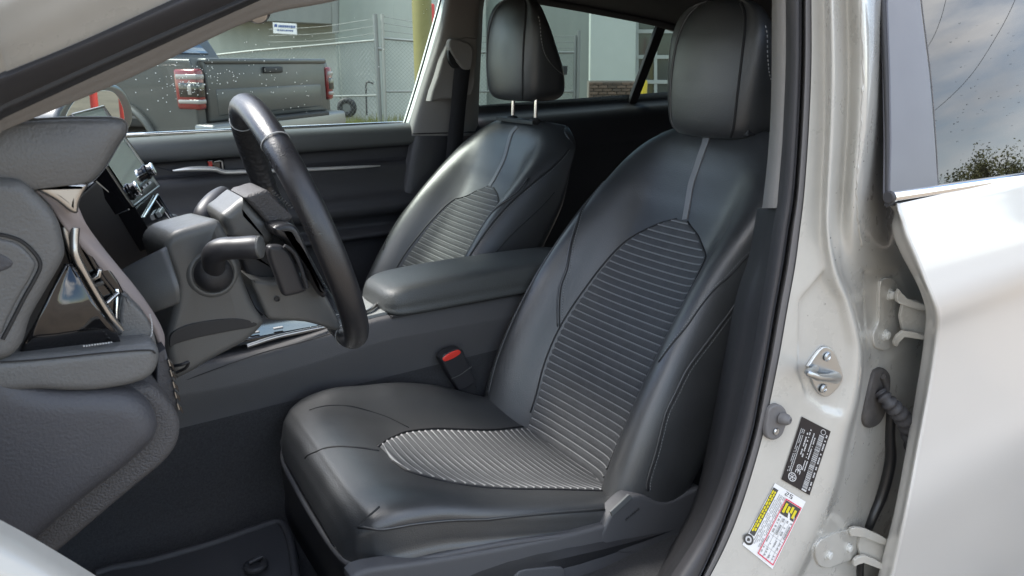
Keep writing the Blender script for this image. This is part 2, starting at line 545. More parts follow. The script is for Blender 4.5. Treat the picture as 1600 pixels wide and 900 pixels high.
# ---- rubber door seal round the opening and the trims inside it
SROW = [(-90, 1227, 1253, 1268), (0, 1227, 1252, 1268), (100, 1227, 1251, 1268), (200, 1223, 1247, 1264), (300, 1216, 1240, 1257), (360, 1207, 1231, 1250),
        (420, 1198, 1222, 1242), (480, 1188, 1211, 1231), (550, 1176, 1199, 1219), (620, 1160, 1186, 1205), (680, 1146, 1174, 1192), (760, 1122, 1150, 1169),
        (830, 1092, 1125, 1144), (900, 1048, 1094, 1110), (990, 985, 1045, 1056)]
def srow(cols):
    rows = []
    for py, a, b, c in SROW:
        f = {0: a, 1: a + (b - a) * .30, 2: a + (b - a) * .72, 3: b - 1.5, 4: b + 1.5, 5: b + (c - b) * .45, 6: c}
        rows.append([at(f[k], py, 'Y', y) for k, y in cols])
    return rows
patch('door_seal', srow([(0, .745), (1, .716), (2, .702), (3, .706), (4, .722)]), M['rubber'], body, 5, 4, flip=True, angle=60)
patch('seal_flange', srow([(4, .722), (5, .699), (6, .703)]), M['rubber_grey'], body, 5, 4, flip=True, angle=60)
# the fine teeth along the seal lip
lip = cr(np.array(srow([(3, .7035)]))[:, 0], 40)
V, F = [], []
for a, b in zip(lip[:-1], lip[1:]):
    u = (b - a); c = a + u * .5; s = np.array([.0016, 0, 0]); t = np.array([0, -.0016, 0])
    n = len(V); V += [a + s, a - s, c - s + t, c + s + t]; F.append((n, n + 1, n + 2, n + 3))
    n = len(V); V += [c + s + t, c - s + t, b - s, b + s]; F.append((n, n + 1, n + 2, n + 3))
tag(mk('seal_teeth', V, F, M['rubber'], body, smooth=False), kind='stuff')
TR_UP = [(-90, 1213, 1228), (0, 1212, 1228), (150, 1211, 1227), (240, 1206, 1221), (325, 1197, 1214)]
patch('upper_pillar_trim', [[at(a - 6, y, 'Y', .83), at(a, y, 'Y', .775), at((a + b) / 2, y, 'Y', .752), at(b, y, 'Y', .742)] for y, a, b in TR_UP], M['pillar_trim'], body, 6, 4, flip=True)
TR_LO = [(325, 1197, 1214), (400, 1184, 1202), (460, 1165, 1192), (560, 1145, 1175), (680, 1122, 1147), (770, 1102, 1119), (830, 1076, 1093), (900, 1030, 1050), (990, 960, 986)]
patch('lower_pillar_trim', [[at(a - 14, y + .5, 'Y', .87), at(a, y + .5, 'Y', .80), at((a + b) / 2, y + .5, 'Y', .775), at(b + 2, y + .5, 'Y', .748)] for y, a, b in TR_LO], M['dark_plastic'], body, 6, 4, flip=True)

# ---- near front pillar and roof rail: painted sheet, seal, trim
AP = [  # four lines, each at five stations from the cowl to the roof
    [(-140, 40), (-60, 0), (40, -60), (160, -120), (300, -170), (480, -220)],
    [(-90, 152), (0, 116), (130, 63), (268, 0), (400, -58), (600, -130)],
    [(-80, 200), (0, 165), (190, 79), (370, 0), (500, -56), (690, -125)],
    [(-75, 221), (0, 187), (200, 95), (392, 7), (520, -48), (710, -115)],
    [(-70, 236), (0, 203), (200, 121), (400, 27), (530, 0), (730, -55)]]
def apl(line, y0, y1):
    return [at(p[0], p[1], 'Y', y0 + (y1 - y0) * k / 5) for k, p in enumerate(AP[line])]
def lerp3(a, b, t, dy=0):
    return [np.array(p) * (1 - t) + np.array(q) * t + np.array([0, dy, 0]) for p, q in zip(a, b)]
L0, L1, L2, L3, L4 = apl(0, .64, .74), apl(1, .69, .80), apl(2, .735, .85), apl(3, .755, .87), apl(4, .80, .92)
for L_, a, b, c in ((L0, (-.52, .60, .99), (1.05, .79, 1.425), (1.75, .80, 1.41)), (L1, (-.46, .65, .935), (1.05, .83, 1.365), (1.75, .83, 1.345)), (L2, (-.44, .70, .925), (1.05, .865, 1.35), (1.75, .865, 1.33)), (L3, (-.43, .73, .92), (1.05, .885, 1.345), (1.75, .885, 1.325)), (L4, (-.42, .80, .915), (1.05, .935, 1.335), (1.75, .935, 1.315))):
    L_.insert(0, np.array(a)); L_.append(np.array(b)); L_.append(np.array(c))
patch('front_pillar', [[p + np.array([0, .12, .05]) for p in L0], L0, lerp3(L0, L1, .5, -.012), lerp3(L0, L1, .85, -.004), L1], M['paint_jamb_shaded'], body, 5, 5)['label'] = 'out of focus white windscreen pillar'
patch('front_pillar_seal', [L1, lerp3(L1, L2, .2, -.012), lerp3(L1, L2, .6, -.014), lerp3(L1, L2, .95, -.004), L2], M['rubber'], body, 5, 5)
patch('front_pillar_lip', [L2, lerp3(L2, L3, .5, -.008), L3], M['dark_plastic'], body, 5, 5)
L5 = [p + np.array([.0, .10, .06]) for p in L4]
patch('front_pillar_trim', [L3, lerp3(L3, L4, .5, -.006), L4, lerp3(L4, L5, .5, .01), L5], M['pillar_trim'], body, 5, 5)

lathe('roof_lamp', [(.001, -.010), (.010, -.009), (.014, -.003), (.013, .004), (.008, .006)], at(402, 17, 'Y', .90), (.2, .9, .5), M['satin'], body, 20)
# ---- white sill corner at lower left, sill
pp_ = [at(x, y, 'Y', .70) for x, y in ((-190, 705), (-100, 757), (0, 812), (60, 845), (150, 900), (230, 955))]
path = np.array([(-.34, .99), (-.22, .935)] + [(p[0], p[2]) for p in pp_] + [(.17, .46), (.28, .36), (.45, .29), (.70, .262), (.86, .30)])
T = np.gradient(path, axis=0); T /= np.linalg.norm(T, axis=1)[:, None]
Nn = np.stack([T[:, 1], -T[:, 0]], 1)
Nn = np.where((Nn @ np.array([-1, -1]))[:, None] > 0, Nn, -Nn)
def off(d, y): return [(p[0] + n[0] * d, y, p[1] + n[1] * d) for p, n in zip(path, Nn)]
patch('door_sill', [off(0, .70), off(.006, .672), off(.03, .655), off(.08, .65), off(.14, .64), off(.2, .66)], M['paint_jamb_shaded'], body, 4, 6)['label'] = 'blurred white door opening corner'

# ---- roof, headliner, floor, firewall, rear light block
rx = [(.40, 1.30), (.7, 1.352), (1.2, 1.357), (1.53, 1.346), (1.9, 1.312), (2.24, 1.271), (2.7, 1.18)]
patch('headliner', [[(x, .90, z + .015), (x, 1.0, z + .03), (x, 1.55, z + .045), (x, 2.1, z + .02), (x, 2.17, z + .004), (x, 2.205, z - .006), (x, 2.26, z + .01)] for x, z in rx], M['headliner'], body, 4, 4)
patch('roof', [[(x - .02, .80, z + .02), (x, .9, z + .07), (x, 1.55, z + .09), (x, 2.2, z + .07), (x, 2.33, z + .02)] for x, z in rx], M['paint'], body, 4, 4)
fl = [(.752, .26), (.79, .235), (1.0, .215), (1.32, .22), (1.42, .27), (1.452, .38), (1.466, .435), (1.49, .46), (1.64, .46), (1.66, .36), (1.75, .22), (2.2, .21), (2.36, .3)]
patch('carpet', [[(x, y, max(z, zf)) for y, z in fl] for x, zf in ((-.62, .75), (-.45, .52), (-.30, .30), (-.2, .2), (.2, .2), (.8, .2), (1.5, .2), (2.6, .2))], M['carpet'], body, 4, 4)
mk('firewall', [(-.62, .6, .1), (-.62, 2.5, .1), (-.60, 2.5, 1.0), (-.60, .6, 1.0)], [(0, 1, 2, 3)], M['dark_plastic'], body)
mk('rear_light_block', [(2.66, .6, .1), (2.66, 2.5, .1), (2.64, 2.4, 1.4), (2.64, .6, 1.4)], [(0, 3, 2, 1)], M['headliner'], body)  # added dark wall that shuts out light from the rear windscreen
mk('underbody', [(-.7, .74, .10), (2.8, .74, .10), (2.8, 2.48, .10), (-.7, 2.48, .10)], [(0, 1, 2, 3)], M['dark_plastic'], body)

# ---- striker, door switch, stickers on the pillar
sp = [(1290, 542), (1299, 545), (1307, 556), (1317, 584), (1316, 597), (1303, 613), (1293, 620), (1283, 617), (1273, 603), (1264, 577), (1266, 569), (1281, 548)]
st = pad('striker_plate', [pil(x, y, .0045) for x, y in sp], (0, .005, 0), M['zinc'], body, r=.0015, sm=2)
for x, y in ((1292.5, 557), (1286.5, 607)):
    c = pil(x, y, .0045)
    lathe('bolt', [(.0085, .0), (.0085, -.002), (.0065, -.0035), (.0055, -.0035), (.0045, -.0018), (.0005, -.0018)], c, (0, 1, 0), M['zinc'], st, 20)
c0, c1, c2, c3 = pil(1274, 576, .004), at(1262, 582, 'Y', .648), at(1280, 590, 'Y', .646), pil(1305, 590, .004)
tube('striker_loop', [c0, (c0 + c1) / 2 + np.array([0, -.004, .002]), c1, (c1 + c2) / 2 + np.array([-.001, -.003, 0]), c2, (c2 + c3) / 2 + np.array([0, -.003, 0]), c3], [.0062, .0055, .0055, .0058, .0062, .0075, .011], M['zinc'], st, seg=14)
sw = [(1204, 640), (1213, 633), (1222, 634), (1229, 642), (1231, 654), (1227, 670), (1221, 682), (1210, 688), (1200, 684), (1198, 672), (1200, 655)]
bs = pad('door_switch', [pil(x, y, .007) for x, y in sw], (0, .008, 0), M['rubber_grey'], body, r=.003, sm=3)
cc = pil(1220, 653, .007)
lathe('plunger', [(.0105, .0), (.0105, -.006), (.0095, -.012), (.006, -.017), (.0035, -.0175), (.003, -.016)], cc, (-.15, 1, -.03), M['rubber_grey'], bs, 20)
lathe('screw', [(.006, .0), (.006, -.0015), (.005, -.003), (.0015, -.003), (.0012, -.0015)], pil(1212, 674, .007), (0, 1, 0), M['zinc'], bs, 16)

def sticker(corners):
    A, B, C_, D = [np.array(c, float) for c in corners]       # u runs A->B, v runs A->D
    def f(u, v, o=.0012):
        p = (A * (1 - u) + B * u) * (1 - v) + (D * (1 - u) + C_ * u) * v
        return pil(p[0], p[1], o)
    return f
def sheet_on(name, f, rects, m, parent, o, n=4):
    V, F = [], []
    for (u0, v0, u1, v1) in rects:
        nu = max(1, int(round(n * (u1 - u0)))); nv = max(1, int(round(n * (v1 - v0))))
        b = len(V)
        for i in range(nu + 1):
            for j in range(nv + 1):
                V.append(f(u0 + (u1 - u0) * i / nu, v0 + (v1 - v0) * j / nv, o))
        F += [tuple(b + k for k in q) for q in gridfaces(nu + 1, nv + 1)]
    o = mk(name, V, F, m, parent, angle=0)
    if len(rects) > 1: o['kind'] = 'stuff'
    return o
def ring(f, u, v, r0, r1, o, asp, n=24):
    V = []
    for i in range(n):
        a = 2 * PI * i / n
        for r in (r0, r1):
            V.append(f(u + r * math.cos(a) * asp, v + r * math.sin(a), o))
    return V, gridfaces(n, 2, True, False)
def textrow(u, v0, v1, w, rng, fill=.7, lo=.018, hi=.05):
    """a line of unreadable small print as separate dashes: runs along v"""
    R, v = [], v0
    while v < v1 - lo:
        L = rng.uniform(lo, hi)
        if rng.random() < fill:
            R.append((u - w / 2, v, u + w / 2, min(v + L * .8, v1)))
        v += L
    return R
# black identification label: u to the right, v downwards along its long side
fb = sticker([(1253, 651), (1298, 674), (1265, 774), (1221, 749)])
lb = sheet_on('certification_label', fb, [(0, 0, 1, 1)], M['label_black'], body, .0012, 10)
lb['label'] = 'black label with grey print and bar code on the white pillar'
rg = random.Random(3)
rows = []
for u in (.10, .155, .21):
    rows += textrow(u, .16, .84, .022, rg, .9, .012, .03)
for u in (.33, .40):
    rows += textrow(u, .11, .56, .04, rg, .8, .014, .035)
for u in (.53, .60):
    rows += textrow(u, .14, .72, .032, rg, .75, .014, .03)
rows += textrow(.93, .08, .95, .045, rg, .75, .016, .045)
sheet_on('small_print', fb, rows, M['print_grey'], lb, .0017, 1)
sheet_on('bar_code_field', fb, [(.70, .12, .86, .985)], M['print_grey'], lb, .0016, 10)
v, rows = .135, []
while v < .96:
    w = rg.choice((.004, .006, .011)); rows.append((.705, v, .855, v + w)); v += w + rg.choice((.006, .009, .015))
sheet_on('bar_code', fb, rows, M['label_black'], lb, .0021, 1)
gm = [ring(fb, .30, .885, .052, .066, .0017, 2.1), ring(fb, .30, .885, .0, .018, .0017, 2.1), ring(fb, .79, .065, .032, .040, .0017, 2.1), ring(fb, .42, .705, .030, .042, .0017, 2.1), ring(fb, .42, .705, .008, .016, .0017, 2.1)]
for k in range(6):
    a = k * PI / 3
    gm.append(ring(fb, .30 + 2.1 * .035 * math.cos(a), .885 + .035 * math.sin(a), 0, .011, .0017, 2.1, 10))
V, F = merge(gm); mk('emblem', V, F, M['print_grey'], lb, angle=0)['kind'] = 'stuff'
# the letter E beside the ringed mark, lying on its side
sheet_on('letter', fb, [(.33, .748, .50, .760), (.33, .748, .355, .80), (.475, .748, .50, .80), (.405, .748, .425, .795)], M['print_grey'], lb, .0017, 1)

fw = sticker([(1211, 755), (1259, 784), (1207, 889), (1160, 851)])
lw = sheet_on('tyre_label', fw, [(0, 0, 1, 1)], M['label_white'], body, .0012, 10)
lw['label'] = 'white tyre information label with yellow bands and red frame'
sheet_on('band_ground', fw, [(.02, .06, .175, .80), (.50, .12, .955, .32)], M['print_dark'], lw, .0016, 10)
rows = []
for u in (.06, .125):
    rows += textrow(u, .10, .78, .048, rg, .92, .03, .08)
rows += [(.53 + .1 * k, .15 + .02 * (k % 2), .60 + .1 * k, .29 - .025 * (k % 3)) for k in range(4)]
sheet_on('yellow_print', fw, rows, M['print_yellow'], lw, .0021, 3)
fr_ = .012
sheet_on('red_frame', fw, [(.47, .10, .98, .115), (.47, .945, .98, .96), (.47, .115, .49, .945), (.96, .115, .98, .945)], M['print_red'], lw, .0023, 8)
rows = []
for u in (.22, .265, .31, .355, .40, .44):
    rows += textrow(u, .10 if u > .25 else .2, .88, .016, rg, .85, .012, .03)
for u in (.56, .68, .80, .92):
    rows += textrow(u, .35, .60, .05, rg, .75, .014, .03) + textrow(u - .03, .66, .78, .03, rg, .7, .014, .03) + textrow(u - .03, .82, .92, .04, rg, .7, .014, .03)
sheet_on('small_print', fw, rows, M['print_mid'], lw, .0019, 1)
sheet_on('table_line', fw, [(.49, .63, .96, .634), (.49, .80, .96, .804), (.62, .35, .628, .945), (.74, .35, .748, .945), (.86, .35, .868, .945)], M['print_mid'], lw, .0018, 8)
V, F = merge([ring(fw, .08, .885, .0, .075, .0017, 2.0)]); mk('tyre_symbol', V, F, M['print_dark'], lw, angle=0)
V, F = merge([ring(fw, .08, .885, .022, .046, .0021, 2.0)]); mk('wheel_symbol', V, F, M['print_grey'], lw, angle=0)
# "52" printed upside down in the corner of the label
def seg_digits(f, txt, u, v, du, dv, o, m, parent):
    SEG = {'5': 'afgcd', '2': 'abged'}
    R = []
    for k, ch in enumerate(txt):
        uu = u - k * du * 1.5; t = du * .22; tv = dv * .13
        S = {'a': (uu - du, v + dv - tv, uu, v + dv), 'd': (uu - du, v, uu, v + tv), 'g': (uu - du, v + dv / 2 - tv / 2, uu, v + dv / 2 + tv / 2),
             'f': (uu - t, v + dv / 2, uu, v + dv), 'e': (uu - t, v, uu, v + dv / 2), 'b': (uu - du, v + dv / 2, uu - du + t, v + dv), 'c': (uu - du, v, uu - du + t, v + dv / 2)}
        R += [S[s] for s in SEG[ch]]
    sheet_on('number', f, R, m, parent, o, 1)
seg_digits(fw, '52', .62, .015, .09, .055, .0019, M['print_dark'], lw)

# ================================================================== rear door on the near side
rdoor = thing('rear_door', 'closed white rear door with dark window at the right edge', 'car door', (1.7, .60, .2))
EDGE = [(318, 1404, 1386), (332, 1407, 1397), (350, 1413, 1394), (370, 1419, 1397), (400, 1432, 1410), (440, 1448, 1431), (470, 1460, 1443), (492, 1466, 1447), (520, 1466, 1445), (560, 1461, 1440), (620, 1451, 1430),
        (700, 1436, 1416), (800, 1417, 1397), (900, 1395, 1372), (1000, 1372, 1348), (1120, 1345, 1320), (1300, 1300, 1275)]
ZP = [(.99, .640), (.945, .634), (.925, .622), (.88, .610), (.82, .593), (.77, .582), (.748, .580), (.725, .588), (.68, .599), (.60, .605), (.50, .607), (.40, .606), (.33, .604), (.28, .605), (.24, .610), (.18, .619), (.1, .630), (-.1, .65), (-.4, .68)]
zz = np.array(sorted(ZP))
def ydoor(z): return float(np.interp(z, zz[:, 0], zz[:, 1]))
rows = []
for py, xo, xi in EDGE:
    Y = .60
    for _ in range(8):
        P = at(xo, py, 'Y', Y); Y = ydoor(P[2])
    I = at(xi, py, 'Y', Y + .042)
    I2 = at(xi + 3, py, 'Y', Y + .046)
    rows.append((I2, I, P))
G = []
for I2, I, P in rows:
    z = P[2]
    r = [I2 + np.array([.03, .0, 0]), I2, I, I * .5 + P * .5 + np.array([-.001, -.001, 0]), P + np.array([0.0, .004, 0]), P + np.array([.004, .0, 0])]
    for dx in (.012, .05, .12, .25, .45, .8, 1.3):
        zr = z + (.030 * dx if z > .3 else 0)
        r.append(np.array([P[0] + dx, ydoor(z) - .012 * min(1, dx / .5) , zr]))
    G.append(r)
patch('door_panel', G, M['paint'], rdoor, 6, 4, angle=60, flip=True)
# window, frame panel, belt moulding
PLN = (np.array([1.2, .640, .945]), np.array([0, -math.cos(.25), math.sin(.25)]))
def pw(x, y, o=0.0): return at(x, y, 'P', (PLN[0] + PLN[1] * o, PLN[1]))
pad('pillar_panel', [pw(1386, -60, .006), pw(1386, 0, .006), pw(1390, 110, .006), pw(1392, 220, .006), pw(1391, 304, .006), pw(1466, 290, .006), pw(1462, 230, .006), pw(1453, 120, .006), pw(1438, 0, .006), pw(1428, -60, .006)], -PLN[1] * .012, M['applique'], rdoor, r=.002)
tube('frame_seal', [pw(1379, -60, 0.0), pw(1379, 0, .0), pw(1384, 110, .0), pw(1387, 220, .0), pw(1387, 302, .0)], .0042, M['rubber'], rdoor, seg=8)
patch('window', [[pw(1420, -90), pw(1600, -110), pw(1900, -140)], [pw(1440, 150), pw(1640, 130), pw(1960, 95)], [pw(1455, 300), pw(1640, 280), pw(1990, 235)]], M['glass_near'], rdoor, 4, 4, angle=0, flip=True)
tube('window_edge', [pw(1437, -60, .004), pw(1439.5, 0, .004), pw(1454.5, 120, .004), pw(1463, 230, .004), pw(1466, 292, .004)], .0012, M['rubber_grey'], rdoor, seg=6)
bA, bB, bC = at(1391, 308, 'Y', .634), at(1600, 277, 'Y', .628), at(1800, 249, 'Y', .626)
tube('belt_moulding', [bA, bB, bC], .0105, M['chrome'], rdoor, seg=16, ell=.85)
lathe('moulding_end', [(.0100, -.002), (.0102, .0025), (.0085, .0045)], bA + np.array([-.002, 0, 0]), (-1, 0.05, -.03), M['rubber'], rdoor, 16)
tube('belt_seal', [p + np.array([0, .004, -.012]) for p in (bA, bB, bC)], .0045, M['rubber'], rdoor, seg=8)

# dirt specks on the glass
V, F = [], []
for _ in range(70):
    x, y = rs.uniform(1445, 1610), rs.triangular(-10, 275, 200)
    c = pw(x, y, .001); k = rs.uniform(.0005, .0013); n = len(V)
    e1 = np.array([1.0, 0, 0]); e2 = np.cross(PLN[1], e1)
    V += [c + k * (math.cos(a) * e1 + math.sin(a) * e2 * rs.uniform(.7, 1.4)) for a in np.linspace(0, 2 * PI, 6, endpoint=False)]; F.append(tuple(range(n, n + 6)))
tag(mk('dirt_specks', V, F, M['seam'], rdoor, smooth=False), kind='stuff')

def hinge(name, outline, arm, bolts, yb, label):
    h = pad(name, [pil(x, y, .006) for x, y in outline], (0, .006, 0), M['paint_jamb_shaded'], rdoor, r=.002, sm=3)
    h['label'] = label
    geo = []
    for a in arm:
        geo.append(pad_geo(cr(np.array([at(x, y, 'Y', yy) for x, y, yy in a]), 2, True), (.002, .006, -.0005), .0015))
    V, F = merge(geo); mk('hinge_arm', V, F, M['paint_jamb_shaded'], h, angle=40)
    for x, y in bolts:
        c = pil(x, y, .006)
        lathe('bolt', [(.0115, .0), (.0115, -.0025), (.0085, -.003), (.0082, -.008), (.0066, -.0095), (.001, -.0095)], c, (-.1, 1, 0), M['bolt_white'], h, 12, 25)
    return h
hinge('upper_hinge', [(1377, 440), (1392, 434), (1402, 442), (1407, 458), (1412, 470), (1425, 478), (1428, 512), (1412, 518), (1402, 526), (1393, 542), (1380, 548), (1367, 540), (1365, 522), (1373, 503), (1374, 470)],
      [[(1405, 452, .690), (1418, 466, .676), (1452, 478, .655), (1452, 488, .655), (1416, 478, .676), (1402, 470, .690)],
       [(1398, 534, .690), (1412, 517, .676), (1446, 524, .655), (1446, 532, .655), (1414, 527, .676), (1402, 542, .690)],
       [(1412, 470, .684), (1452, 480, .662), (1450, 528, .662), (1412, 520, .684)]],
      [(1390, 460), (1382, 523)], .69, 'upper white hinge bracket of the rear door')
hinge('lower_hinge', [(1274, 862), (1280, 847), (1292, 839), (1315, 830), (1335, 827), (1350, 832), (1356, 846), (1352, 866), (1340, 873), (1318, 880), (1295, 888), (1279, 882)],
      [[(1330, 826, .690), (1352, 826, .680), (1392, 846, .655), (1392, 856, .655), (1350, 840, .680), (1330, 838, .690)],
       [(1335, 876, .690), (1352, 868, .680), (1384, 884, .655), (1382, 892, .655), (1350, 880, .680), (1336, 886, .690)],
       [(1346, 834, .690), (1390, 852, .664), (1382, 886, .664), (1346, 874, .690)]],
      [(1292, 866), (1324, 855)], .70, 'lower white hinge bracket of the rear door')

# ---- rubber wiring boot and its cable between pillar and door
boot = thing('wiring_boot', 'dusty black rubber wiring boot between pillar and rear door', 'cable boot', tuple(pil(1370, 620)))
pad('grommet', [pil(x, y, .010) for x, y in ((1366, 585), (1373, 578), (1382, 576), (1390, 582), (1393, 594), (1390, 625), (1383, 650), (1374, 664), (1361, 670), (1352, 664), (1350, 650), (1356, 620))], (0, .012, 0), M['grommet'], boot, r=.005, sm=3)
P = cr(np.array([pil(1374, 612, .014), at(1388, 628, 'Y', .672), at(1404, 645, 'Y', .664), at(1419, 667, 'Y', .662), at(1430, 700, 'Y', .662)]), 24)
n = len(P); rr = .0150 + .0024 * np.sin(np.linspace(0, 2 * PI * 8.5, n)) + np.linspace(-.003, .003, n)
V, F = tube_geo(P, rr, 18, 1); mk('bellows', V, F, M['rubber'], boot, angle=80)
V, F = tube_geo(cr(np.array([pil(1379, 588, .013), pil(1384, 602, .014), pil(1386, 622, .015)]), 4), .006, 10, 1); mk('neck', V, F, M['grommet'], boot)
tube('cable', [pil(1392, 640, .006), pil(1391, 680, .008), pil(1392, 715, .012), pil(1386, 748, .012), pil(1376, 780, .010), pil(1364, 808, .008), pil(1350, 845, .004), pil(1344, 880, .004), pil(1344, 905, .004), pil(1346, 940, .004)], [.0095, .010, .0112, .0112, .0108, .0095, .0080, .0080, .0080, .0080], M['cable'], boot, seg=14)

# ================================================================== front seats
SY = 1.18                       # driver seat centre line
seat = thing('front_seat', 'driver seat, large near black leather seat with ribbed centre panels', 'car seat', (.75, SY, .2), 'front seats of the car')

def interp_rows(keys, x):
    """keys: list of (k, array); piecewise smooth interpolation over k"""
    ks = np.array([k for k, _ in keys]); A = np.array([np.asarray(a, float) for _, a in keys])
    i = int(np.clip(np.searchsorted(ks, x) - 1, 0, len(ks) - 2))
    t = (x - ks[i]) / (ks[i + 1] - ks[i])
    b, c = A[i], A[i + 1]
    a = A[i - 1] if i else 2 * b - c
    d = A[i + 2] if i + 2 < len(A) else 2 * c - b
    return 0.5 * (2 * b + (c - a) * t + (2 * a - 5 * b + 4 * c - d) * t ** 2 + (3 * b - a - 3 * c + d) * t ** 3)

SPINE = [(0, (.915, .215)), (1, (.957, .30)), (2, (1.005, .38)), (3, (1.065, .475)), (4, (1.135, .59)), (5, (1.205, .70)), (6, (1.268, .80)), (7, (1.312, .895)), (8, (1.337, .965)), (9, (1.352, 1.015))]
HALF = [0, .065, .118, .155, .190, .222, .251, .272, .281]      # lateral stations on one side
BY = [(0, .95), (1, .99), (2, 1.015), (3, 1.02), (4, 1.01), (5, .99), (6, .985), (7, .955), (8, .87), (9, .60)]
BN = [(0, [0, .002, .008, .025, .052, .066, .064, .040, -.015]),
      (1, [0, .003, .012, .036, .074, .094, .092, .062, -.002]),
      (2, [0, .004, .016, .046, .092, .114, .109, .072, .006]),
      (3, [0, .004, .017, .050, .101, .124, .117, .074, .006]),
      (4, [0, .004, .016, .048, .096, .119, .110, .064, -.004]),
      (5, [0, .003, .014, .042, .083, .102, .091, .047, -.015]),
      (6, [0, .002, .010, .031, .061, .074, .063, .024, -.032]),
      (7, [0, .001, .005, .015, .028, .031, .020, -.012, -.052]),
      (8, [-.002, -.003, -.004, -.006, -.008, -.014, -.027, -.047, -.072]),
      (9, [-.030, -.031, -.034, -.038, -.045, -.053, -.062, -.072, -.085])]
BACKN = [-.075, -.105, -.118, -.122]; BACKY = [.272, .225, .12, 0.0]
def spine(h):
    p = interp_rows(SPINE, h); q = interp_rows(SPINE, min(9, h + .02)); r = interp_rows(SPINE, max(0, h - .02))
    t = q - r; t /= np.linalg.norm(t)
    return p, np.array([-t[1], t[0]])
def back_pt(q, h):
    """q in -8..8 (lateral), h in 0..9 along the spine"""
    p, n = spine(h)
    a = abs(q)
    y = float(interp_rows(list(enumerate(HALF)), a)) * float(interp_rows([(k, v) for k, v in BY], h)) if a <= 8 else 0
    nn = float(interp_rows(list(enumerate(interp_rows(BN, h))), a))
    return np.array([p[0] + n[0] * nn, SY + math.copysign(y, q), p[1] + n[1] * nn])
secs = []
for h in (0, .5, 1, 2, 3, 4, 5, 6, 6.5, 7, 7.5, 8, 8.5, 9):
    p, n = spine(h)
    sec = [back_pt(q, h) for q in range(-8, 9)]
    ys = float(interp_rows(BY, h))
    taper = 1 - .35 * max(0, (h - 6) / 3)
    for s, idx in ((1, (0, 1, 2)), (1, (3,)), (-1, (2, 1, 0))):
        for k in idx:
            sec.append(np.array([p[0] + n[0] * BACKN[k] * taper - (0.03 if h > 8.9 else 0) * n[0], SY + s * BACKY[k] * ys, p[1] + n[1] * BACKN[k] * taper - (.03 if h > 8.9 else 0) * n[1]]))
    secs.append(sec)
bk = loft('backrest', secs, M['leather'], seat, 5, 4, flip=True, angle=0)
bk['label'] = 'dark leather backrest with raised side bolsters'

# dense lookup so that seams traced on the photograph can be laid on the surface
class Lookup:
    def __init__(self, fn, qs, hs):
        self.fn = fn
        self.Q, self.H = np.meshgrid(qs, hs, indexing='ij')
        P = np.array([[fn(q, h) for h in hs] for q in qs])
        self.X = proj(P)
        self.dep = (P - CAM) @ _F
    def inv(self, px, py):
        d = np.hypot(self.X[..., 0] - px, self.X[..., 1] - py) + (self.dep - self.dep.min()) * 14
        i = np.unravel_index(np.argmin(d), d.shape)
        return self.Q[i], self.H[i]
    def nrm(self, q, h, e=.05):
        a = self.fn(q + e, h) - self.fn(q - e, h); b = self.fn(q, h + e) - self.fn(q, h - e)
        n = np.cross(a, b); return n / (np.linalg.norm(n) + 1e-12)
    def lift(self, q, h, o):
        n = self.nrm(q, h)
        return self.fn(q, h) + n * o * self.sgn
LB = Lookup(back_pt, np.linspace(-8, 8, 97), np.linspace(0.05, 8.8, 120))
LB.sgn = 1.0
if LB.nrm(0, 4)[0] > 0: LB.sgn = -1.0
def inv_path(L, pts, sm=4):
    Q = np.array([L.inv(*p) for p in pts])
    return cr(Q, sm)
def on_tube(name, L, path, r, m, parent, o=0.0, seg=6, ell=1.0):
    P = np.array([L.lift(q, h, o) for q, h in path])
    V, F = tube_geo(P, r, seg, 1, ell)
    return mk(name, V, F, m, parent, angle=0)
def stitches(name, L, path, m, parent, step=.0065, o=.0012, r=.0009):
    P = np.array([L.lift(q, h, o) for q, h in path])
    s = np.concatenate([[0], np.cumsum(np.linalg.norm(np.diff(P, axis=0), axis=1))])
    geo = []
    for d in np.arange(0, s[-1] - step, step):
        a = np.array([np.interp(d, s, P[:, k]) for k in range(3)]); b = np.array([np.interp(d + step * .62, s, P[:, k]) for k in range(3)])
        geo.append(tube_geo([a, (a + b) / 2, b], [r * .6, r, r * .6], 4, 1))
    V, F = merge(geo)
    return tag(mk(name, V, F, m, parent, angle=0), kind='stuff')

# ribbed centre panel of the backrest
FAR = [(1066, 344), (1038, 348), (1005, 362), (975, 381), (950, 404), (926, 432), (905, 461), (885, 492), (868, 524), (855, 557), (845, 588), (836, 618), (829, 646)]
NEAR = [(1072, 345), (1083, 356), (1092, 374), (1098, 402), (1097, 432), (1089, 462), (1072, 492), (1052, 520), (1033, 548), (1014, 584), (1000, 618), (990, 652), (982, 690), (975, 722), (968, 756)]
fa, ne = inv_path(LB, FAR, 5), inv_path(LB, NEAR, 5)
def bound(P):
    i = np.argsort(P[:, 1]); return P[i, 1], P[i, 0]
fh, fq = bound(fa); nh, nq = bound(ne)
k5 = np.ones(9) / 9
def smooth1(a):
    b = np.concatenate([np.full(4, a[0]), a, np.full(4, a[-1])]); return np.convolve(b, k5, 'valid')
fq, nq = smooth1(fq), smooth1(nq)
htop = min(fh[-1], nh[-1]) - .02
def lr(h):
    b = np.interp(h, fh, fq)
    return max(np.interp(h, nh, nq), -b - .5), b
L_ = 0; hl = [.45]
pp = LB.fn(0, hl[0])
for h in np.linspace(hl[0], htop, 900):
    c = LB.fn(0, h)
    L_ += np.linalg.norm(c - pp); pp = c
    if L_ >= .0172:
        hl.append(h); L_ = 0
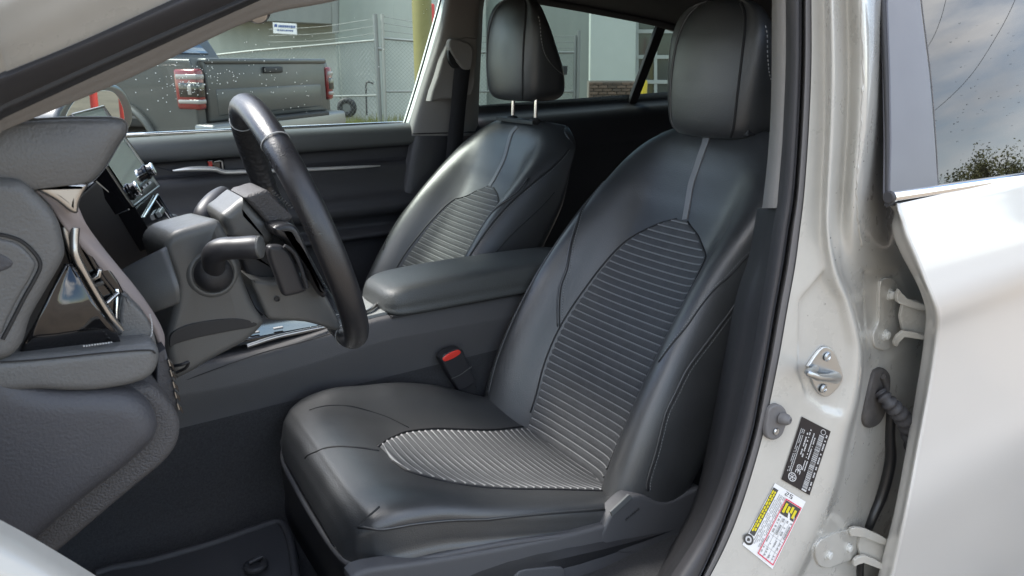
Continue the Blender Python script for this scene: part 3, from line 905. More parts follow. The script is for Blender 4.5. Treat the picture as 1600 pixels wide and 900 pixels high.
def banded(L, lines, end, lim, name):
    """panel surface, each band between two ribs softly padded"""
    G = []
    ls = list(lines) + [end]
    for h0, h1 in zip(ls[:-1], ls[1:]):
        for k in range(5):
            t_ = k / 5; h = h0 + (h1 - h0) * t_
            a, b = lim(h)
            G.append([L.lift(a + (b - a) * t, h, .0012 + .0024 * math.sin(PI * t_) - .0055 * (abs(2 * t - 1) > .97)) for t in np.linspace(0, 1, 21)])
    G = np.array(G)
    return mk(name, G.reshape(-1, 3), gridfaces(*G.shape[:2]), M['insert'], seat, angle=0)
def ribgeo(L, fpath, o, w, hgt):
    P = np.array([L.lift(q, h, o) for q, h in fpath]); N = np.array([L.nrm(q, h) * L.sgn for q, h in fpath])
    T = np.gradient(P, axis=0); T /= np.linalg.norm(T, axis=1)[:, None]; B = np.cross(T, N)
    prof = [(-w, -.001), (-w * .55, hgt * .75), (0, hgt), (w * .55, hgt * .75), (w, -.001)]
    V = np.concatenate([np.array([P[i] + B[i] * b + N[i] * c for b, c in prof]) for i in range(len(P))])
    return V, gridfaces(len(P), 5)
lim_b = lambda h: lr(max(h, max(nh[0], fh[0])))
ins = banded(LB, hl, htop, lim_b, 'backrest_panel')
ins['label'] = 'ribbed dark grey centre panel of the backrest'
for h in hl:
    a, b = lim_b(h)
    if abs(b - a) < .4: continue
    # the ribs sag slightly towards the middle of the seat
    V, F = ribgeo(LB, [(a + (b - a) * t, h) for t in np.linspace(.03, .97, 22)], .0014, .0023, .0026)
    mk('rib', V, F, M['rib'], ins, angle=0)
# piping round the panel, centre strap, bolster seams
edge = np.concatenate([np.stack([np.interp(np.linspace(fh[0], htop, 60), fh, fq), np.linspace(fh[0], htop, 60)], 1)])
on_tube('panel_seam', LB, edge, .0021, M['seam'], ins, .0008)
edge = np.array([(lr(h)[0], h) for h in np.linspace(nh[0], htop, 60)])
on_tube('panel_seam', LB, edge, .0021, M['seam'], ins, .0008)
cen = inv_path(LB, [(1070, 346), (1074, 318), (1081, 288), (1090, 256), (1102, 226), (1106, 214)], 6)
P = np.array([LB.lift(q, h, .0025) for q, h in cen]); N = np.array([LB.nrm(q, h) * LB.sgn for q, h in cen])
T = np.gradient(P, axis=0); T /= np.linalg.norm(T, axis=1)[:, None]; B = np.cross(T, N)
wd = np.linspace(.0075, .010, len(P))[:, None]
V = np.concatenate([P - B * wd - N * .004, P - B * wd * .9, P, P + B * wd * .9, P + B * wd - N * .004]).reshape(5, len(P), 3)
mk('centre_strap', V.reshape(-1, 3), gridfaces(5, len(P)), M['strap'], seat, angle=60)['label'] = 'grey strap running down the backrest'
s1 = inv_path(LB, [(936, 278), (918, 310), (905, 345), (895, 380), (886, 415), (879, 450), (875, 485), (872, 512)])
on_tube('bolster_seam', LB, s1, .0018, M['seam'], bk, .0004)
on_tube('bolster_piping', LB, s1 + np.array([.10, 0]), .0018, M['leather'], bk, .0012)
stitches('stitching', LB, s1 - np.array([.12, 0]), M['thread'], bk)
s2 = inv_path(LB, [(1183, 392), (1165, 405), (1140, 428), (1115, 455), (1092, 482), (1070, 510), (1050, 538), (1030, 566)])
on_tube('bolster_seam', LB, s2, .0016, M['seam'], bk, .0004)
s3 = inv_path(LB, [(1172, 442), (1150, 475), (1125, 512), (1100, 548), (1078, 580), (1058, 612), (1043, 645), (1035, 680), (1026, 715), (1016, 752), (1012, 768)])
on_tube('bolster_seam', LB, s3, .0016, M['seam'], bk, .0002)
on_tube('bolster_piping', LB, s3 + np.array([.07, 0]), .0016, M['leather'], bk, .001)

stitches('stitching', LB, s3 - np.array([.10, 0]), M['thread'], bk, o=.0006, r=.0007)
stitches('stitching', LB, s2 + np.array([.12, 0]), M['thread'], bk, o=.0006, r=.0007)
s4 = cr(np.array([(7.3, 7.7), (6.9, 7.0), (6.2, 6.0), (5.8, 5.0), (5.6, 4.0), (5.5, 3.0), (5.4, 2.0), (5.3, 1.2)]), 6)
on_tube('bolster_seam', LB, s4, .0018, M['seam'], bk, .0004)
on_tube('bolster_piping', LB, s4 - np.array([.09, 0]), .0018, M['leather'], bk, .001)
s5 = cr(np.array([(7.8, 6.3), (7.5, 5.6), (7.0, 4.6), (6.6, 3.4), (6.4, 2.2), (6.3, 1.2)]), 6)
on_tube('bolster_seam', LB, s5, .0018, M['seam'], bk, .0004)
stitches('stitching', LB, s4 + np.array([.12, 0]), M['thread'], bk, o=.0006, r=.0007)
# ---- cushion: stations along X
CX = [(.346, dict(z=.408, w=.150, b=.0, bot=.398)), (.352, dict(z=.430, w=.190, b=.001, bot=.388)), (.366, dict(z=.453, w=.222, b=.004, bot=.386)), (.392, dict(z=.468, w=.246, b=.009, bot=.390)), (.432, dict(z=.471, w=.259, b=.015, bot=.391)),
      (.49, dict(z=.455, w=.262, b=.025, bot=.383)), (.56, dict(z=.424, w=.267, b=.036, bot=.366)), (.65, dict(z=.388, w=.268, b=.045, bot=.342)), (.75, dict(z=.352, w=.267, b=.052, bot=.315)),
      (.85, dict(z=.316, w=.265, b=.052, bot=.288)), (.95, dict(z=.284, w=.260, b=.048, bot=.262)), (1.03, dict(z=.262, w=.250, b=.040, bot=.245))]
CH = [0, .25, .45, .60, .74, .86, .95, .995, 1.0]
CB = [0, .03, .12, .38, .78, 1.0, .86, .35, -.25]
def cpar(x):
    ks = [k for k, _ in CX]
    return interp_rows([(k, [d['z'], d['w'], d['b'], d['bot']]) for k, d in CX], x)
FARB = np.array([(.346, .0), (.392, .0), (.432, .006), (.50, .032), (.636, .068), (.764, .072), (.888, .052), (1.03, .036)])
NEARB = np.array([(.346, .0), (.392, .010), (.537, .018), (.668, .023), (.868, .024), (1.03, .024)])
def skew(x, y): return x + .016 * ((y - SY) / .27) * min(1, max(0, (.55 - x) / .18))
def cush_pt(q, x):
    z, w, b, bot = cpar(x)
    T_ = FARB if q > 0 else NEARB
    b = float(np.interp(x, T_[:, 0], T_[:, 1]))
    a = abs(q)
    f = float(interp_rows(list(enumerate(CH)), a)); bb = float(interp_rows(list(enumerate(CB)), a))
    k = max(0, (a - 5) / 3)
    zz_ = z + b * bb - (z - bot) * .16 * k ** 2
    if x < .44:
        zz_ -= (a / 8) ** 2 * .012 * (.44 - x) / .08
    y = SY + math.copysign(f * w, q)
    return np.array([skew(x, y), y, zz_])
secs = []
for x in (.346, .349, .353, .359, .367, .379, .394, .432, .49, .56, .65, .75, .85, .95, 1.03):
    z, w, b, bot = cpar(x)
    sec = [cush_pt(q, x) for q in range(-8, 9)]
    for s, wk, zk in ((1, 1.0, .35), (1, .985, .0), (1, .5, -.05), (-1, .5, -.05), (-1, .985, .0), (-1, 1.0, .35)):
        top = sec[0][2]
        sec.append(np.array([skew(x, SY + s * w * wk), SY + s * w * wk, bot + (top - bot) * zk if zk > 0 else bot + zk * .1]))
    secs.append(sec)
cu = loft('cushion', secs, M['leather'], seat, 5, 4, flip=False, angle=0)
cu['label'] = 'dark leather seat cushion with rounded front edge'
LC = Lookup(cush_pt, np.linspace(-8, 8, 97), np.linspace(.348, 1.02, 140))
LC.sgn = 1.0
def cn(q, h): return LC.nrm(q, h, .01)
LC.nrm = lambda q, h, e=.01: Lookup.nrm(LC, q, h, e)
if LC.nrm(0, .6)[2] < 0: LC.sgn = -1.0
CF = [(594, 702), (598, 692), (612, 682), (632, 675), (660, 671), (700, 671), (745, 673), (790, 671), (828, 664)]
CN = [(596, 708), (606, 718), (626, 731), (655, 744), (688, 759), (716, 773), (760, 777), (820, 778), (880, 779), (950, 780)]
fa, ne = inv_path(LC, CF, 5), inv_path(LC, CN, 5)
fh2, fq2 = bound(fa); nh2, nq2 = bound(ne)
fq2, nq2 = smooth1(fq2), smooth1(nq2)
x0 = max(fh2[0], nh2[0]) + .004
def lrc(x):
    b = np.interp(x, fh2, fq2)
    return max(np.interp(x, nh2, nq2), -b - 1.7), b
xl_ = np.arange(x0 + .012, 1.0, .0172)
cin = banded(LC, [x0] + list(xl_), 1.0, lrc, 'cushion_panel')
cin['label'] = 'ribbed dark grey centre panel of the cushion'
for x in xl_:
    a, b = lrc(x)
    if abs(b - a) < .4: continue
    V, F = ribgeo(LC, [(a + (b - a) * t, x - .010 * math.sin(PI * t)) for t in np.linspace(.03, .97, 22)], .0014, .0023, .0026)
    mk('rib', V, F, M['rib'], cin, angle=0)
xx = np.linspace(x0 - .003, 1.0, 60)
on_tube('panel_seam', LC, np.stack([np.interp(xx, fh2, fq2), xx], 1), .0021, M['seam'], cin, .0008)
on_tube('panel_seam', LC, np.array([(lrc(x)[0], x) for x in xx]), .0021, M['seam'], cin, .0008)
c1 = inv_path(LC, [(478, 716), (495, 704), (515, 699), (545, 698), (570, 701), (592, 703)])
on_tube('cushion_seam', LC, c1, .0018, M['seam'], cu, .0002)
c1 = inv_path(LC, [(484, 641), (520, 634), (560, 636), (600, 650), (640, 668)])
on_tube('cushion_seam', LC, c1, .0010, M['seam'], cu, .0001)
c2 = inv_path(LC, [(592, 794), (578, 803), (566, 815), (558, 826)])
on_tube('cushion_seam', LC, c2, .0018, M['seam'], cu, .0003)
c2b = inv_path(LC, [(562, 824), (600, 828), (660, 822), (740, 813), (830, 805), (945, 797)])
on_tube('cushion_seam', LC, c2b, .0016, M['seam'], cu, .0003)
on_tube('cushion_piping', LC, c2b + np.array([.12, 0]), .0017, M['leather'], cu, .0010)

# ---- lower shell: skirt below the cushion, side shield, airbag tag
skirt = []
for x, w, zt, zb in ((.360, .16, .392, .20), (.366, .205, .380, .18), (.39, .236, .388, .17), (.46, .256, .384, .165), (.6, .266, .357, .16), (.8, .268, .303, .16), (1.0, .262, .252, .16), (1.08, .25, .235, .16)):
    skirt.append([(x, SY - w, zt), (x, SY - w - .006, (zt + zb) / 2), (x, SY - w, zb), (x, SY + w, zb), (x, SY + w + .006, (zt + zb) / 2), (x, SY + w, zt), (x, SY, zt - .03)])
loft('base_skirt', skirt, M['dark_plastic'], seat, 3, 2, flip=True)
# raised front lip of the base
P = [(.96, SY - .268, .268), (.8, SY - .274, .306), (.6, SY - .272, .360), (.45, SY - .268, .390), (.372, SY - .254, .393), (.350, SY - .225, .388), (.340, SY - .17, .384), (.342, SY - .06, .382), (.348, SY + .06, .384), (.357, SY + .16, .386), (.374, SY + .215, .388), (.39, SY + .248, .392), (.47, SY + .262, .388), (.6, SY + .27, .36)]
tube('base_lip', P, .0055, M['seat_plastic'], seat, seg=8)
SH = [(558, 896), (660, 878), (780, 857), (880, 837), (960, 818), (1060, 800), (1110, 800), (1098, 850), (1060, 930), (1000, 1010), (800, 1060), (620, 1010), (562, 935)]
pad('side_shield', ay(SH, .900), (0, .03, 0), M['seat_plastic'], seat, r=.007, sm=4)['label'] = 'grey plastic seat side cover'
SH2 = [(940, 845), (948, 818), (956, 804), (970, 789), (986, 777), (1007, 775), (1028, 783), (1050, 782), (1084, 766), (1104, 768), (1112, 800), (1100, 845), (1040, 862), (970, 866)]
pad('pivot_cover', ay(SH2, .8985), (0, .03, 0), M['seat_plastic'], seat, r=.007, sm=4)
rec = [(812, 893), (850, 887), (874, 886), (882, 892), (878, 905), (840, 915), (805, 915)]
pad('shield_handle', ay(rec, .893), (0, .008, 0), M['seat_plastic'], seat, r=.003, sm=3)
pad('airbag_tag', ay([(954, 800), (983, 773), (989, 777), (957, 807)], .8955), (0, .004, 0), mat('tag_grey', (.095, .10, .10), .5), seat, r=.0008)
def text_on(name, body_txt, size, m, parent, M4, ext=.0002):
    cu_ = bpy.data.curves.new(name, 'FONT'); cu_.body = body_txt; cu_.size = size; cu_.align_x = 'CENTER'; cu_.align_y = 'CENTER'; cu_.extrude = ext
    ob = bpy.data.objects.new(name, cu_); COL.objects.link(ob)
    dg = bpy.context.evaluated_depsgraph_get(); me = bpy.data.meshes.new_from_object(ob.evaluated_get(dg))
    bpy.data.objects.remove(ob); bpy.data.curves.remove(cu_)
    me.transform(M4); me.materials.clear(); me.materials.append(m)
    return link(name, me, parent)
def frame4(c, xdir, up):
    x = Vector(xdir).normalized(); z = x.cross(Vector(up)).normalized(); y = z.cross(x)
    m4 = Matrix((x, y, z)).transposed().to_4x4(); m4.translation = Vector(c); return m4
ca, cb = at(973, 817, 'Y', .8965), at(1003, 791, 'Y', .8965)
text_on('airbag_lettering', 'SRS AIRBAG', .0072, M['seam'], seat, frame4((ca + cb) / 2, cb - ca, (0, 0, 1)))

# ---- head restraint
def headrest(dz, SY0):
    parts = []
    prof = [  # z, front X, back X, half width
        (.968, 1.352, 1.455, .088), (.975, 1.333, 1.484, .110), (1.00, 1.322, 1.495, .131), (1.06, 1.318, 1.484, .139), (1.12, 1.320, 1.455, .140), (1.17, 1.325, 1.430, .137), (1.205, 1.332, 1.412, .130), (1.237, 1.341, 1.400, .114), (1.257, 1.350, 1.392, .088), (1.267, 1.358, 1.386, .050)]
    SY = SY0
    secs = []
    for z, xf, xb, w in prof:
        m = (xb - xf)
        secs.append([(xf + .0, SY - w * .42, z + dz), (xf + .010, SY - w * .72, z + dz), (xf + m * .20, SY - w * .93, z + dz), (xf + m * .45, SY - w, z + dz), (xf + m * .78, SY - w * .95, z + dz), (xb - m * .05, SY - w * .72, z + dz), (xb, SY - w * .3, z + dz),
                     (xb, SY + w * .3, z + dz), (xb - m * .05, SY + w * .72, z + dz), (xf + m * .78, SY + w * .95, z + dz), (xf + m * .45, SY + w, z + dz), (xf + m * .20, SY + w * .93, z + dz), (xf + .010, SY + w * .72, z + dz), (xf, SY + w * .42, z + dz), (xf - .004, SY, z + dz)])
    hr = loft('head_restraint', secs, M['leather'], seat, 5, 4, flip=True, angle=0)
    parts.append(hr)
    for s in (-1, 1):
        P, Q = [], []
        for z, xf, xb, w in prof[1:-1]:
            m = xb - xf
            P.append((xf + .0092, SY + s * w * .72, z + dz))
        parts.append(tube('face_seam', P, .0019, M['seam'], hr, seg=6))
        parts.append(tube('face_piping', [(p[0] - .0016, p[1] - s * .003, p[2]) for p in P], .0016, M['leather'], hr, seg=6))
        # curved stitch line on the side: comes down from the top and runs back
        K = [(1.245, .35), (1.20, .38), (1.15, .36), (1.11, .40), (1.08, .52), (1.06, .66), (1.048, .80), (1.04, .93)]
        zs = np.array([p[0] for p in prof]); 
        S = []
        for z, f in K:
            xf, xb, w = [float(np.interp(z, zs, [p[k] for p in prof])) for k in (1, 2, 3)]
            wk = float(np.interp(f, [.2, .45, .78, .95, 1], [.985, 1.004, .962, .76, .5]))
            S.append((xf + (xb - xf) * f, SY + s * (w * wk + .0008), z + dz))
        S = cr(np.array(S), 10); geo = []
        for i in range(0, len(S) - 1, 2):
            geo.append(tube_geo([S[i], (S[i] + S[i + 1]) / 2, S[i + 1]], .0011, 4, 1))
        V, F = merge(geo)
        parts.append(tag(mk('stitching', V, F, M['thread_light'], hr, angle=0), kind='stuff'))
    return hr
hr = headrest(0.012, SY + .018)
for s in (-1, 1):
    tube('post', [(1.372, SY + s * .062, .94), (1.378, SY + s * .062, 1.08)], .0058, M['chrome'], seat, seg=12)
    lathe('post_collar', [(.018, -.004), (.018, .004), (.014, .008), (.008, .009)], (1.374, SY + s * .062, 1.004), (.05, 0, 1), M['dark_plastic'], seat, 20)
# small plastic bezel on the shoulder of the backrest
pad('shoulder_bezel', [(1.352, SY - .10, 1.006), (1.352, SY + .10, 1.006), (1.40, SY + .10, 1.004), (1.40, SY - .10, 1.004)], (0, 0, -.012), M['dark_plastic'], seat, r=.003)

# ---- passenger seat: mirrored copy of the whole tree, with its head restraint pulled up
def copy_tree(o, parent=None):
    c = o.copy(); COL.objects.link(c)
    if parent is not None:
        c.parent = parent; c.matrix_parent_inverse = o.matrix_parent_inverse.copy()
    for ch in list(o.children): copy_tree(ch, c)
    return c
seat2 = copy_tree(seat)
seat2.location = (.730, SY + .785, .172)
seat2.scale = (1, -1, 1)
seat2['label'] = 'passenger seat on the far side, head restraint raised on two chrome posts'
for ch in seat2.children:
    if ch.name.startswith('head_restraint'):
        ch.location.z += .080; ch.location.y -= .034
    if ch.name.startswith('post'):
        ch.location.y += .022

for ch in list(seat2.children):
    if ch.name.startswith('airbag_lettering'):
        bpy.data.objects.remove(ch)

# ================================================================== dashboard
dash = thing('dashboard', 'dark grey padded dashboard at the left with vent and knee panel', 'dashboard', (0, 1.2, .6))
# hood over the instruments: profile (X, Z) swept across the car, rounded at the near end
HP = [(-.50, 1.040), (-.30, 1.078), (-.10, 1.094), (.03, 1.098), (.080, 1.0975), (.100, 1.0955), (.1075, 1.090), (.106, 1.080), (.097, 1.068), (.086, 1.052), (.074, 1.038), (.062, 1.031), (.03, 1.028), (-.2, 1.02), (-.5, 1.01)]
HP = np.array(HP); hc = np.array([.0, 1.06])
secs = []
for y, k in ((.845, .84), (.848, .91), (.855, .965), (.868, 1.0), (1.0, 1.0), (1.2, 1.02), (1.38, 1.0), (1.46, .92), (1.50, .7)):
    q = hc + (HP - hc) * np.array([k if k < 1 else 1.0, k])
    q[:, 0] = np.where(HP[:, 0] < -.05, HP[:, 0], q[:, 0])
    secs.append([(p[0], y, p[1] - .075 * max(0, y - .86)) for p in q])
loft('instrument_hood', secs, M['dash'], dash, 5, 5, flip=False, angle=60)
# top pad across the whole car and far half of the dash body
loft('top_pad', [[(-.55, y, 1.0), (-.3, y, 1.03), (-.05, y, 1.02), (.05, y, 1.0), (.09, y, .97), (.07, y, .93), (-.5, y, .9)] for y in (1.46, 1.7, 2.0, 2.28)], M['dash_dark'], dash, 3, 4)
loft('glove_side', [[(-.5, y, .92), (.05, y, .93), (.10, y, .90), (.13, y, .80), (.11, y, .65), (.05, y, .55), (-.4, y, .5)] for y in (1.72, 1.9, 2.1, 2.30)], M['dash_dark'], dash, 3, 4)
# end panel of the dash
EP = [(-220, 278), (-60, 279), (14, 280), (38, 287), (56, 303), (78, 326), (92, 348), (99, 374), (102, 396), (97, 414), (74, 454), (48, 500), (30, 548), (-20, 570), (-220, 590)]
pad('end_panel', ay(EP, .833), (0, .05, 0), M['dash'], dash, r=.012, sm=4, steps=6)
GR = cr(np.array(ay([(-20, 366), (8, 368), (35, 378), (56, 398), (63, 415), (55, 435), (38, 465), (20, 500), (4, 530)], .832)), 5)
V, F = tube_geo(GR, .0018, 6, 1); mk('cover_gap', V, F, M['seam'], dash)
pad('fuse_cover', ay([(-60, 372), (5, 374), (32, 384), (50, 402), (56, 415), (48, 435), (30, 465), (12, 500), (-4, 528), (-60, 545)], .8305), (0, .01, 0), M['dash'], dash, r=.004, sm=4)
pad('cover_notch', ay([(-20, 392), (3, 397), (20, 408), (18, 418), (0, 426), (-20, 428)], .8292), (0, .006, 0), M['dash_dark'], dash, r=.003, sm=3)
# satin horn at the top of the trim and the rose-grey fin running down from it
HN = [(42, 290), (60, 287), (100, 286), (137, 287), (131, 302), (124, 318), (121, 334), (108, 330), (88, 314), (64, 301)]
pad('trim_horn', ay(HN, .846), (0, .012, 0), M['satin'], dash, r=.004, sm=3)
FO = [(122, 322, .862), (136, 352, .875), (160, 385, .90), (185, 416, .91), (210, 446, .925), (232, 476, .94), (248, 502, .955), (257, 524, .965), (257, 544, .975), (250, 563, .985)]
FI = [(44, 291, .852), (74, 316, .856), (97, 350, .866), (124, 384, .882), (160, 424, .90), (192, 460, .915), (214, 482, .93), (232, 504, .945), (245, 532, .96), (249, 562, .98)]
fo, fi = ay(FO, 0), ay(FI, 0)
patch('trim_fin', [fi, (fi * .5 + fo * .5) + np.array([0, -.004, 0]), fo], M['trim_fin'], dash, 4, 5, thick=.004)
# air vent: chrome bars round a dark well
pad('vent_well', ay([(96, 352), (125, 356), (150, 392), (185, 440), (196, 470), (190, 512), (176, 500), (130, 430), (108, 412)], .90), (0, .03, 0), M['piano'], dash, r=.003, sm=2)
pad('vent_block', ay([(95, 355), (112, 352), (124, 354), (122, 392), (110, 398), (103, 385)], .878), (0, .02, 0), M['satin'], dash, r=.003, sm=2)
tube('vent_bar', ay([(117, 356, .874), (116, 378, .872), (118, 398, .870), (132, 428, .872), (152, 464, .877), (172, 496, .882), (188, 516, .888)], 0), [.0048, .0045, .0042, .0042, .0044, .0048, .0050], M['satin'], dash, seg=12)
tube('vent_bar', ay([(124, 372, .892), (138, 398, .892), (158, 432, .895), (176, 455, .90), (188, 474, .905)], 0), .0034, M['piano'], dash, seg=10)
tube('vent_bar', ay([(182, 452, .903), (183, 470, .90), (182, 500, .897), (188, 514, .895)], 0), .0036, M['chrome'], dash, seg=10)
tube('vent_bar', ay([(194, 458, .907), (194, 480, .904), (191, 512, .90)], 0), .0036, M['satin'], dash, seg=10)
pad('vent_tab', ay([(142, 442), (158, 434), (160, 422), (153, 420), (150, 430), (138, 437)], .884), (0, .008, 0), M['satin'], dash, r=.002)
tube('vent_vane', ay([(146, 446, .886), (166, 440, .90)], 0), .0028, M['satin'], dash, seg=8, smooth=1)
tube('vent_vane', ay([(166, 474, .89), (184, 458, .90)], 0), .0028, M['satin'], dash, seg=8, smooth=1)
# glossy black panel below the vent
BP = [(96, 418), (112, 408), (122, 424), (140, 456), (162, 492), (184, 520), (180, 530), (130, 540), (80, 548), (28, 556), (40, 530), (66, 482)]
patch('gloss_panel', [[at(p[0], p[1], 'Y', yy + .004 * math.sin(PI * j / 3)) for j, p in enumerate(r)] for yy, r in zip((.866, .858, .854, .862, .884), ([(100, 412), (106, 412), (112, 412), (118, 418)], [(78, 455), (96, 452), (118, 448), (136, 452)], [(58, 496), (88, 492), (124, 486), (158, 488)], [(34, 540), (80, 534), (134, 524), (184, 520)], [(20, 572), (80, 568), (140, 562), (192, 552)]))], M['piano'], dash, 5, 5, thick=.004)
# padded corner with stitching
pad('stitched_pad', ay([(192, 462), (212, 478), (232, 500), (243, 528), (243, 548), (215, 550), (186, 548), (186, 520)], .885), (0, .04, 0), M['dash'], dash, r=.004, sm=2)
SP = cr(ay([(130, 541, .846), (160, 537, .852), (190, 533, .880), (215, 532, .882), (230, 530, .883), (237, 522, .883), (237, 505, .883), (234, 490, .884)], 0), 14)
geo = [tube_geo([SP[i], SP[i + 1]], .0010, 4, 1) for i in range(0, len(SP) - 1, 2)]
V, F = merge(geo); tag(mk('stitching', V, F, M['thread_light'], dash, angle=0), kind='stuff')
# rolled pad under the vent
RP = [(-220, 552), (-60, 560), (0, 561), (60, 557), (120, 551), (180, 545), (222, 541), (240, 541), (249, 548), (250, 564), (243, 583), (228, 596), (196, 606), (150, 613), (105, 614), (60, 612), (20, 615), (-40, 615), (-220, 610)]
pad('lower_roll', ay(RP, .842), (0.0, .05, 0), M['dash'], dash, r=.011, sm=3, steps=6)
RS = cr(ay([(0, 566), (60, 562), (120, 556), (180, 550), (232, 547), (243, 552)], .8415), 5)
V, F = tube_geo(RS, .0009, 6, 1); mk('roll_seam', V, F, M['seam'], dash)
# knee panel and its coarse grained rim
KR = [(150, 606), (205, 604), (238, 604), (262, 626), (279, 650), (283, 672), (277, 698), (258, 724), (225, 752), (170, 798), (95, 862), (40, 905), (0, 860), (100, 700)]
pad('knee_rim', ay(KR, .872), (0, .10, 0), M['dash_grain'], dash, r=.010, sm=3, steps=4)
KP = [(-240, 565), (-100, 572), (0, 578), (40, 600), (90, 611), (145, 612), (200, 617), (232, 634), (249, 660), (250, 684), (236, 706), (196, 742), (130, 793), (62, 852), (10, 905), (-240, 960)]
pad('knee_panel', ay(KP, .840), (0, .08, 0), M['dash_dark'], dash, r=.026, sm=4, steps=7)
# switch strip at the right of the knee panel
pad('switch_panel', ay([(246, 552), (259, 545), (266, 575), (277, 625), (279, 645), (262, 628), (244, 604)], .925), (0, .03, 0), M['dash_dark'], dash, r=.002)
for k, (x, y) in enumerate(((263, 562), (266, 578), (270, 596), (273, 612), (277, 630))):
    pad('switch', ay([(x, y), (x + 8, y + 7), (x + 10, y + 17), (x + 3, y + 10)], .92), (0, .012, 0), M['piano'], dash, r=.001)
    tube('switch_line', ay([(x, y + .5), (x + 3, y + 10)], .919), .0008, M['satin'], dash, seg=6, smooth=1)
# panel under the column: green-grey shoulder left of the column and brown-grey knee cover
patch('column_shoulder', [[at(x, y, 'Y', d) for x, y, d in r] for r in (
    [(180, 432, 1.06), (215, 412, 1.05), (262, 388, 1.04)], [(196, 452, 1.04), (228, 436, 1.03), (272, 420, 1.02)], [(214, 470, 1.03), (244, 462, 1.02), (281, 448, 1.01)], [(236, 486, 1.03), (256, 480, 1.02), (280, 470, 1.015)])], M['column'], dash, 5, 5, thick=.006)
tube('release_pull', ay([(268, 572, 1.03), (283, 570, 1.015), (294, 566, 1.015), (290, 575, 1.02), (276, 582, 1.03)], 0), .0022, M['dark_plastic'], dash, seg=8)

# centre stack: dark side, screen and climate controls
stack = pad('centre_stack', [at(x, y, 'Y', 1.395) for x, y in ((95, 330), (150, 282), (196, 322), (246, 372), (262, 398), (272, 420), (262, 470), (200, 470), (120, 400))], (0, .33, 0), mat('stack_black', (.008, .008, .010), .35), dash, r=.004)
tube('stack_edge', [at(x, y, 'Y', 1.394) for x, y in ((150, 283), (196, 322), (246, 371), (264, 398))], .0012, M['satin'], stack, seg=6, smooth=1)
A_, B_, C_, D_ = at(112, 179, 'Y', 1.40), at(161, 166, 'Y', 1.66), at(248, 291, 'Y', 1.64), at(207, 323, 'Y', 1.385)
def scr(u, v, o=0.0):
    p = (A_ * (1 - u) + B_ * u) * (1 - v) + (D_ * (1 - u) + C_ * u) * v
    n = np.cross(B_ - A_, D_ - A_); n /= np.linalg.norm(n)
    if n[0] < 0: n = -n
    return p + n * o
sn = np.cross(B_ - A_, D_ - A_); sn /= np.linalg.norm(sn); sn = sn if sn[0] > 0 else -sn
scrn = pad('touchscreen', [scr(0, 0), scr(1, 0), scr(1, 1), scr(0, 1)], -sn * .03, M['piano'], dash, r=.002)
scrn['label'] = 'glossy tilted touchscreen with silver edge and two knobs'
mk('display', [scr(.07, .05, .001), scr(.90, .05, .001), scr(.90, .80, .001), scr(.07, .80, .001)], [(0, 1, 2, 3)], M['screen'], scrn)
for a, b in (((0, 0), (0, 1)), ((0, 0), (1, 0)), ((1, 0), (1, 1)), ((0, 1), (1, 1))):
    tube('bezel', [scr(*a, .001), scr(*b, .001)], .0016, M['satin'], scrn, seg=6, smooth=1)
for u, v in ((.16, .87), (.92, .80)):
    lathe('knob', [(.015, 0), (.015, .003), (.0125, .005), (.012, .013), (.0128, .0135), (.0128, .016), (.011, .0172), (.001, .0175)], scr(u, v), sn, M['piano'], scrn, 24)
    lathe('knob_ring', [(.0132, .013), (.0136, .0145), (.0132, .0165), (.0116, .0174)], scr(u, v), sn, M['chrome'], scrn, 24)
marks = [(.52, .90, .60, .925), (.62, .90, .68, .925), (.74, .90, .84, .925), (.03, .50, .05, .55), (.03, .38, .05, .41), (.955, .30, .975, .34), (.955, .45, .975, .49), (.30, .93, .36, .95)]
V, F = [], []
for u0, v0, u1, v1 in marks:
    n = len(V); V += [scr(u0, v0, .0014), scr(u1, v0, .0014), scr(u1, v1, .0014), scr(u0, v1, .0014)]; F.append((n, n + 1, n + 2, n + 3))
mk('button_print', V, F, M['print_grey'], scrn, smooth=False)
# climate panel below
E0, E1, E2, E3 = at(212, 324, 'Y', 1.385), at(240, 298, 'Y', 1.60), at(276, 352, 'Y', 1.58), at(246, 382, 'Y', 1.385)
def cli(u, v, o=0.0):
    p = (E0 * (1 - u) + E1 * u) * (1 - v) + (E3 * (1 - u) + E2 * u) * v
    n = np.cross(E1 - E0, E3 - E0); n /= np.linalg.norm(n); n = n if n[0] > 0 else -n
    return p + n * o
cnm = cli(0, 0, 1) - cli(0, 0, 0)
clm = pad('climate_panel', [cli(0, 0), cli(1, 0), cli(1, 1), cli(0, 1)], -cnm * .03, M['piano'], dash, r=.002)
tube('climate_frame', [cli(0, .30, .002), cli(1, .12, .002), cli(1, .95, .003), cli(.75, 1, .003)], .0024, M['chrome'], clm, seg=8, smooth=1)
tube('climate_frame', [cli(.75, 1, .003), cli(.2, 1.0, .003)], .0045, M['chrome'], clm, seg=8, smooth=1)
for u, v in ((.16, .70), (.52, .42)):
    pad('climate_button', [cli(u, v, .008), cli(u + .24, v - .03, .008), cli(u + .24, v + .10, .008), cli(u, v + .13, .008)], -cnm * .008, M['satin'], clm, r=.002)
box('ignition_button', cli(1.12, .86, -.01), (.03, .03, .022), M['dark_plastic'], clm, bev=.006)

